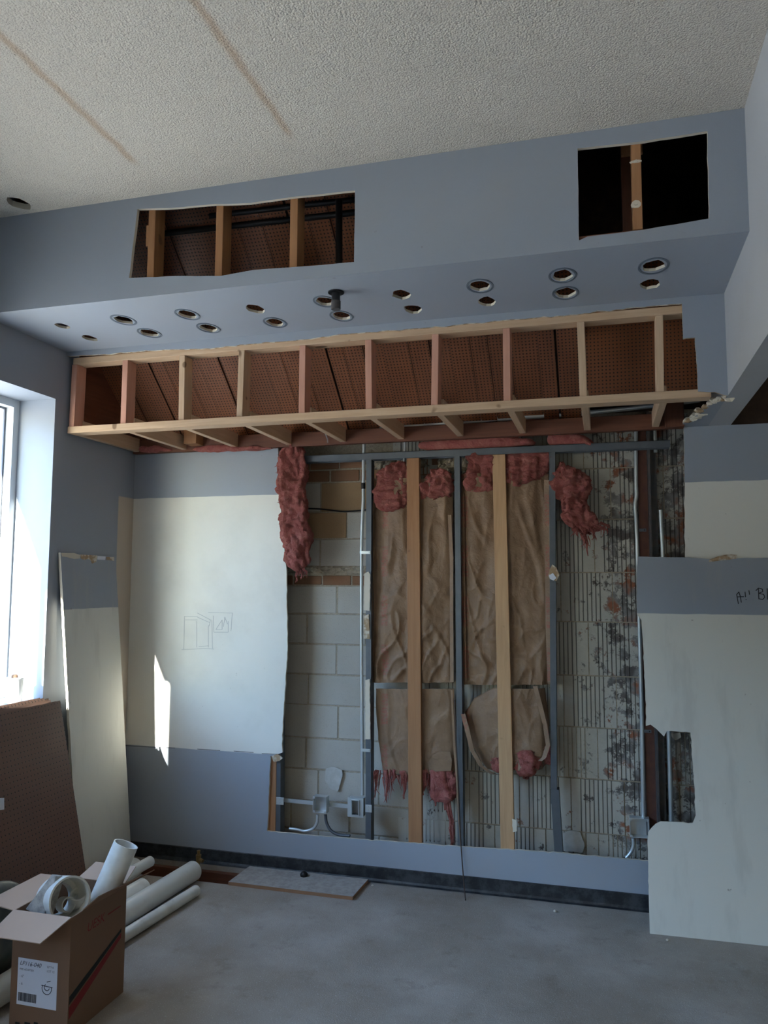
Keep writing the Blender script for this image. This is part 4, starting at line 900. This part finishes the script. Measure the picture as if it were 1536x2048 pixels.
# left: narrow strip leaning on the left wall
TL, TR, BL, BR_ = Vector((-3.050, 3.893, 1.93)), Vector((-3.050, 4.430, 1.925)), Vector((-2.935, 4.02, .002)), Vector((-2.935, 4.545, .002))
uL = (BR_-BL).normalized(); nL = uL.cross(TL-BL).normalized(); vL = nL.cross(uL)
if nL.x < 0: nL = -nL
def L2(p): q = p-BL; return (q.dot(uL), q.dot(vL))
def L3(a, b, o=0): return BL+uL*a+vL*b+nL*o
M['sheetL'] = sheet_mat('leaning_strip_face', 1.60)
ol = [L2(BL), L2(BR_)] + jag([L2(BR_), L2(TR), L2(TL), L2(BL)], .03, .004, 51)[1:-1]
mb = MB(); mb.sheet([ol], BL, uL, vL, .016)
SLF = mb.build('drywall_strip', ['sheetL', 'gyp'], org=(BL.x, BL.y, 0), label='narrow cut drywall strip leaning against the left wall', cat='drywall')
def lq(px, py): return L2(BP(px, py, BL, nL))
def patch(pl_, name, mat, th=.0012):
    m_ = MB(); m_.sheet([[lq(*q) for q in pl_]], BL+nL*th, uL, vL, th, 0); return m_.build(name, mat, SLF)
patch([(122, 1106), (148, 1106), (160, 1110), (160, 1117), (148, 1118), (133, 1114), (124, 1113)], 'bare_gypsum', 'gyp')
patch([(160, 1109), (195, 1111), (192, 1124), (184, 1127), (180, 1119), (174, 1118), (168, 1120), (162, 1117)], 'torn_paper', 'torn')
patch([(195, 1112), (211, 1113), (210, 1120), (194, 1119)], 'bare_gypsum', 'paper'); patch([(212, 1114), (228, 1114), (228, 1122), (219, 1120), (213, 1120)], 'torn_paper', 'torn')

# pencil sketch on the cream wall
def WP(a, b, o=0): return Vector((a, YB-o, b))
def sk(x, y): return W_(220+x/3.658, 980+y/3.657)
sk_l = [[sk(545, 925), sk(540, 1165)], [sk(525, 1167), sk(690, 1160), sk(760, 1163)], [sk(545, 925), sk(640, 925)], [sk(550, 950), sk(640, 950)], [sk(640, 900), sk(735, 950), sk(725, 995)], [sk(640, 930), sk(730, 970)], [sk(745, 950), sk(750, 1160)], [sk(635, 960), sk(635, 1150)], [sk(720, 990), sk(720, 1150)], [sk(650, 1145), sk(720, 1140)],
        [sk(720, 895), sk(895, 900), sk(885, 1030)], [sk(755, 920), sk(760, 1040), sk(865, 1040), sk(865, 960)], [sk(775, 1020), sk(820, 950), sk(820, 1020), sk(775, 1020)], [sk(830, 1000), sk(840, 930), sk(860, 980)]]
tag(strokes(sk_l, WP, .0022, 'pencil_sketch', 'pencil', WB), kind='stuff')
# torn joint line under the cream band
strokes([[W_(246, 1491), W_(300, 1494), W_(350, 1496)], [W_(395, 1498), W_(440, 1501)], [W_(468, 1502), W_(507, 1505)], [W_(524, 1507), W_(563, 1509)]], WP, .003, 'joint_crack', 'marker', WB)
bpy.data.objects['joint_crack']['kind'] = 'stuff'

# ================================================================== LEFT FOREGROUND
# leaning pegboard sheets
PT, PBm = Vector((-2.985, 0, 1.09)), Vector((-2.735, 0, .004))
dv = (PT-PBm).normalized(); nP = Vector((dv.z, 0, -dv.x))
for i in range(9):
    k = 8-i          # 0 = front sheet
    yb1 = 3.86-(.0 if k == 0 else random.uniform(.02, .09)); top = 1.115 if k == 0 else 1.118+k*.004+random.uniform(-.008, .008)
    org = PBm-nP*(.0085*k); o_l = [(1.45+random.uniform(0, .06), 0), (yb1, 0), (yb1, top), (1.45, top)]
    mb = MB(); th = .0065; lab = 'brown pegboard sheet at the front of the stack under the window' if k == 0 else None
    uY = Vector((0, 1, 0))
    mb.sheet([o_l], org, uY, dv, th) if uY.cross(dv).dot(nP) > 0 else mb.sheet([[(-a, b) for a, b in reversed(o_l)]], org, -uY, dv, th)
    o = mb.build('pegboard_sheet', ['peg', 'pegedge'], org=(org.x, 2.6, 0), cat='board', group='pegboard sheets stacked under the window',
                 label=lab or '%s pegboard sheet behind the front one in the stack under the window' % ('first second third fourth fifth sixth seventh rearmost'.split()[k-1]))
    if k == 0: FRONTPEG = o; FO = org
q = B(0, 1595, 0, -2.86)
def PG(px, py): return BP(px, py, FO, nP)
m_ = MB(); ps = [PG(-14, 1596), PG(8, 1596), PG(8, 1619), PG(-14, 1622)]; m_.add([p_+nP*.0005 for p_ in ps]+[p_+nP*.0015 for p_ in ps], [(0, 1, 2, 3), (7, 6, 5, 4), (0, 4, 5, 1), (1, 5, 6, 2), (2, 6, 7, 3), (3, 7, 4, 0)]).build('sticker', 'paper', FRONTPEG)
# can on the sill
p = B(32, 1399, 0, -3.13); zc0 = 1.1315
CN = empty('paint_can', (-3.125, 3.655, 1.0995), label='small white can standing on the window sill', cat='can')
prf = [(.0, 0), (.040, 0), (.042, .004), (.044, .06), (.046, .128), (.048, .132), (.046, .137), (.0, .137)]
def lathe(prf, cx, cy, cz, n=28):
    vs = [(cx+r*math.cos(2*math.pi*k/n), cy+r*math.sin(2*math.pi*k/n), cz+z) for r, z in prf for k in range(n)]
    fs = [(j*n+k, j*n+(k+1) % n, (j+1)*n+(k+1) % n, (j+1)*n+k) for j in range(len(prf)-1) for k in range(n)]
    return MB().add(vs, fs)
lathe(prf, -3.125, 3.655, 1.0995).build('can_body', 'tin', CN, smooth=40); lathe([(0, .137), (.017, .137), (.017, .15), (.012, .154), (0, .154)], -3.125, 3.655, 1.0995, 16).build('cap', 'card', CN, smooth=40)

# PVC pipes on the floor
def pvc_pipe(a, b, r, label, wall=.005):
    m_ = MB(); m_.pipe(a, b, r, r-wall); return m_.build('pvc_pipe', 'pvc', smooth=40, label=label, cat='pipe', group='white pvc pipes on the floor')
e = B(388, 1742, 2, .0575); e.x -= .006
pvc_pipe((e.x, e.y, .0575), (e.x-.12, 2.1, .0575), .0572, 'thick white PVC pipe reaching furthest towards the back wall')
e2 = B(322, 1757, 2, .0575); pvc_pipe((e.x-.134, 4.02, .0575), (e.x-.177, 3.25, .0575), .0572, 'thick white PVC pipe lying just left of the longest one')
e3 = B(392, 1781, 2, .0305); pvc_pipe((e3.x, e3.y, .0305), (-2.318, 3.45, .0305), .0302, 'thin white PVC pipe nearest the open floor')
pvc_pipe((e.x-.20, 4.20, .140), (e.x-.235, 3.3, .140), .0302, 'thin white PVC pipe lying on top of the thick ones')
e4 = B(268, 1735, 2, .0575); pvc_pipe((e4.x, e4.y, .0575), (-2.663, 3.3, .0575), .0572, 'thick white PVC pipe furthest left, mostly hidden by the box')
# valve
p = B(397, 1716, 1, 4.50); VL = empty('brass_valve', (p.x, 4.50, -.36), label='brass valve poking up out of the floor trench', cat='valve')
MB().tube([(p.x, 4.5, -.36), (p.x, 4.5, p.z-.01)], .008, 10).build('riser', 'brass', VL); MB().tube([(p.x, 4.5, p.z-.03), (p.x, 4.5, p.z+.02)], [.013, .017], 12).build('body', 'brass', VL)
MB().tube([(p.x, 4.5, p.z+.02), (p.x, 4.5, p.z+.045)], [.008, .011], 10).build('stem', 'brass', VL); MB().tube([(p.x, 4.5, p.z-.005), (p.x+.035, 4.49, p.z-.012)], .011, 10).build('outlet', 'brass', VL)
# board over the trench
bo = [(-2.157, 4.342), (-1.392, 4.336), (-1.384, 4.610), (-2.150, 4.615)]
mb = MB(); mb.sheet([jag(bo+[bo[0]], .06, .003, 61)[:-1]], (0, 0, .0195), (1, 0, 0), (0, 1, 0), .019)
BD = mb.build('trench_board', ['board', 'boardedge'], label='grey board covering part of the floor trench', cat='board')
lathe([(0, 0), (.022, 0), (.024, .012), (.012, .026), (0, .028)], B(612, 1748, 2, .02).x, 4.55, .0196, 14).build('plug', 'black', BD, smooth=True)
# debris crumbs
rs = random.Random(4)
for i, (x, y) in enumerate(((770, 1765), (745, 1771), (300, 1720), (560, 1737), (1335, 1880), (1110, 1822), (775, 1760))):
    p = B(x, y, 2, .006); m_ = bmesh.new(); bmesh.ops.create_icosphere(m_, subdivisions=1, radius=rs.uniform(.008, .016))
    if p.y > 4.6 or (p.x < TX1 and p.y > TY0-.03): m_.free(); continue
    for vv in m_.verts: vv.co *= 1+.4*noise.noise(vv.co*90+Vector((i, 0, 0))); vv.co.z *= .6
    me = bpy.data.meshes.new('plaster_crumb'); m_.to_mesh(me); m_.free(); me.materials.append(M['gyp'])
    o = bpy.data.objects.new('plaster_crumb', me); COL.objects.link(o); o.location = (p.x, p.y, .007)
    tag(o, 'plaster crumb on the floor near the '+('trench board right end', 'trench board corner', 'left wall', 'board top', 'leaning drywall sheet corner', 'rubber base under the right stud', 'rubber base beside the board')[i], 'debris', 'plaster crumbs on the floor')

# cardboard box of pipe fittings
bx0, bx1, by0, by1, bh = -2.303, -2.035, 2.75, 3.12, .45
BX = empty('cardboard_box', ((bx0+bx1)/2, (by0+by1)/2, .001), label='open brown cardboard box holding white pipe fittings', cat='box')
t = .005; z0 = .001
mb = MB(); mb.box((bx0, by0, z0), (bx1, by1, z0+t), 0); mb.build('bottom', 'card', BX)
def wallp(a, b): 
    m_ = MB(); m_.box(a, b); return m_.build('side', 'card', BX)
FRT = wallp((bx0, by0, z0+t), (bx1, by0+t, bh)); wallp((bx0, by1-t, z0+t), (bx1, by1, bh)); wallp((bx0, by0+t, z0+t), (bx0+t, by1-t, bh)); RGT = wallp((bx1-t, by0+t, z0+t), (bx1, by1-t, bh))
def flap(a, b, out, mat='cardin'):
    a, b, o_ = Vector(a), Vector(b), Vector(out); n_ = (b-a).cross(o_).normalized()*.004
    ins = (b-a)*.06
    q = [a, b, b+o_-ins, a+o_+ins]; return MB().add(q+[x-n_ for x in q], [(0, 1, 2, 3), (7, 6, 5, 4), (0, 4, 5, 1), (1, 5, 6, 2), (2, 6, 7, 3), (3, 7, 4, 0)]).build('flap', mat, BX)
flap((bx0, by0, bh), (bx1, by0, bh), (-.015, -.135, -.045)); flap((bx0, by0, bh), (bx0, by1, bh), (-.15, -.01, .012))
flap((bx0+.02, by1, bh), (bx1-.01, by1, bh), (-.01, .12, .03)); q = [Vector((bx1, by0+.07, bh)), Vector((bx1, by1, bh)), Vector((bx1+.105, by1+.05, bh+.05)), Vector((bx1+.03, by0+.13, bh+.035))]
n_ = (q[1]-q[0]).cross(q[3]-q[0]).normalized()*.004
MB().add(q+[x-n_ for x in q], [(0, 1, 2, 3), (7, 6, 5, 4), (0, 4, 5, 1), (1, 5, 6, 2), (2, 6, 7, 3), (3, 7, 4, 0)]).build('flap', 'card', BX)
# label and prints
def LB(a, b, o=0): return Vector((bx0+a, by0-o, b))
lx0, lx1, lz0, lz1 = .032, .215, .10, .275
m_ = MB(); m_.box((bx0+lx0, by0-.0012, lz0), (bx0+lx1, by0, lz1)); LBL = m_.build('label', 'paper', FRT)
def text(body, size, org, ux, uz, mat, parent, name='print', shear=0.0):
    cu = bpy.data.curves.new('t', 'FONT'); cu.body = body; cu.size = size; cu.shear = shear; ob = bpy.data.objects.new('t', cu); COL.objects.link(ob)
    bpy.context.view_layer.update(); me = bpy.data.meshes.new_from_object(ob); bpy.data.objects.remove(ob); bpy.data.curves.remove(cu)
    ux, uz, org = Vector(ux), Vector(uz), Vector(org); nrm = ux.cross(uz).normalized()
    vs = [org+ux*v_.co.x+uz*v_.co.y for v_ in me.vertices]; fs = [tuple(p_.vertices) for p_ in me.polygons]; bpy.data.meshes.remove(me)
    return MB().add(vs, fs).build(name, mat, parent)
X_, Z_ = (1, 0, 0), (0, 0, 1); yl = by0-.0020
text('LP116-040', .023, (bx0+lx0+.008, yl, lz1-.026), X_, Z_, 'print', FRT, 'label_text', .3)
text('PIPE ADAPTER', .0105, (bx0+lx0+.008, yl, lz1-.045), X_, Z_, 'print', FRT, 'label_text', .2)
text('QTY 6', .011, (bx0+lx1-.048, yl, lz1-.022), X_, Z_, 'print', FRT, 'label_text'); text('LOT 12', .011, (bx0+lx1-.048, yl, lz1-.038), X_, Z_, 'print', FRT, 'label_text')
text('- 6"', .014, (bx0+lx0+.01, yl, lz1-.072), X_, Z_, 'print', FRT, 'label_text'); text('- 6', .014, (bx0+lx0+.01, yl, lz1-.10), X_, Z_, 'print', FRT, 'label_text')
m_ = MB(); xx = lx0+.008
while xx < lx0+.09:
    w = random.choice((.001, .0015, .0025)); m_.box((bx0+xx, yl, lz0+.014), (bx0+xx+w, yl+.0005, lz0+.046)); xx += w+random.choice((.001, .0018))
tag(m_.build('bar_marks', 'print', FRT), kind='stuff')
arc = lambda cx, cz, r, a0, a1: [(cx+r*math.cos(a0+(a1-a0)*k/8), cz+r*math.sin(a0+(a1-a0)*k/8)) for k in range(9)]
strokes([arc(lx1-.045, lz0+.075, .022, 2.6, 6.6), arc(lx1-.045, lz0+.08, .012, 2.2, 6), [(lx1-.07, lz0+.085), (lx1-.02, lz0+.082)], [(lx1-.045, lz0+.10), (lx1-.03, lz0+.105)]], LB, .0025, 'label_drawing', 'print', FRT, .0022)
m_ = MB()
for i, w in enumerate((.02, .026, .018, .024, .022)):
    m_.box((bx0+.03+.043*i, by0-.0007, .02), (bx0+.03+.043*i+w, by0, .02+.012+.006*(i % 3)))
tag(m_.build('carton_mark', 'blackprint', FRT), kind='stuff')
xr = bx1+.0006
def RS(a, b): return (xr, by0+a, b)
def rquad(pts, mat, name): 
    q = [Vector(RS(*p_)) for p_ in pts]; return MB().add(q+[x-Vector((.0006, 0, 0)) for x in q], [(0, 1, 2, 3), (7, 6, 5, 4), (0, 4, 5, 1), (1, 5, 6, 2), (2, 6, 7, 3), (3, 7, 4, 0)]).build(name, mat, RGT)
rquad([(.006, .125), (.006, .155), (.34, .275), (.34, .262)], 'blackprint', 'stripe'); rquad([(.006, .07), (.006, .115), (.34, .258), (.34, .238)], 'redprint', 'stripe')
text('UESK', .05, (xr, by0+.10, .355), (0, 1, 0), Z_, 'redprint', RGT, 'carton_print', .2); rquad([(.24, .368), (.24, .374), (.33, .374), (.33, .370)], 'redprint', 'carton_rule')
# contents
FT = empty('pvc_fitting', (-2.17, 2.87, .30), label='large white PVC coupling lying tilted in the box', cat='fitting')
a = Vector((-2.245, 2.93, .435)); d = Vector((.80, -.42, .22)).normalized()
MB().pipe(a, a+d*.13, .088, .080, 40).build('sleeve', 'pvc', FT, smooth=40); MB().pipe(a-d*.02, a+d*.03, .081, .06, 40).build('hub', 'pvc', FT, smooth=40)
MB().pipe(a+d*.03+Vector((0, .02, -.03)), a+d*.09+Vector((.0, .02, -.03)), .03, .025, 24).build('inner_sleeve', 'pvc', FT, smooth=40)
q0 = B(242, 1790, 1, 3.02); q1 = B(240+12, 1685, 1, 3.10)
m_ = MB(); m_.pipe((-2.128, 3.03, .33), B(252, 1688, 1, 3.10), .0535, .0485, 32); PP = m_.build('pvc_pipe_offcut', 'pvc', smooth=40, label='short white PVC pipe standing tilted in the box', cat='pipe')
pk_ = [B(48, 1818, 1, 2.80), B(86, 1838, 1, 2.80), B(112, 1752, 1, 2.86), B(104, 1748, 1, 2.86)]
pk_[0] = Vector((bx0+.012, 2.80, pk_[0].z))
mb = MB(); mb.hexa([q_ for q_ in (pk_[0], pk_[1], pk_[1]+Vector((.004, .05, -.02)), pk_[0]+Vector((.004, .05, -.02)), pk_[3], pk_[2], pk_[2]+Vector((.004, .05, -.02)), pk_[3]+Vector((.004, .05, -.02)))])
mb.build('paper_packet', 'greypaper', label='grey printed paper packet wedged beside the coupling', cat='packet', bevel=.003)
MB().pipe((-2.165, 2.985, .40), (-2.155, 2.955, .455), .036, .029, 24).build('small_pipe_fitting', 'pvc', smooth=40, label='small white PVC cap between coupling and pipe', cat='fitting')
# crumpled plastic bundle at the left edge
vs = []; nu, nv = 32, 30
for j in range(nv+1):
    t = j/nv
    for k in range(nu):
        w = 2*math.pi*k/nu; r = (math.sin(math.pi*min(1, t*1.02))**.45 if t < 1 else 0)
        p = Vector((-2.60+.075*r*math.cos(w), 2.92+.30*r*math.sin(w), .002+.46*t**.9*1.0))
        dd = .04*noise.fractal((p.x*6, p.y*4, p.z*5), 1, 2, 3); p += Vector((math.cos(w)*dd*.5, math.sin(w)*dd, 0)); p.z = max(p.z, .002); vs.append(p)
fs = [(j*nu+k, j*nu+(k+1) % nu, (j+1)*nu+(k+1) % nu, (j+1)*nu+k) for j in range(nv) for k in range(nu)] + [tuple(range(nu-1, -1, -1)), tuple(range(nv*nu, nv*nu+nu))]
MB().add(vs, fs).build('plastic_bundle', 'tarp', smooth=True, label='grey-green plastic bundle between box and pegboard at the left edge', cat='bundle')
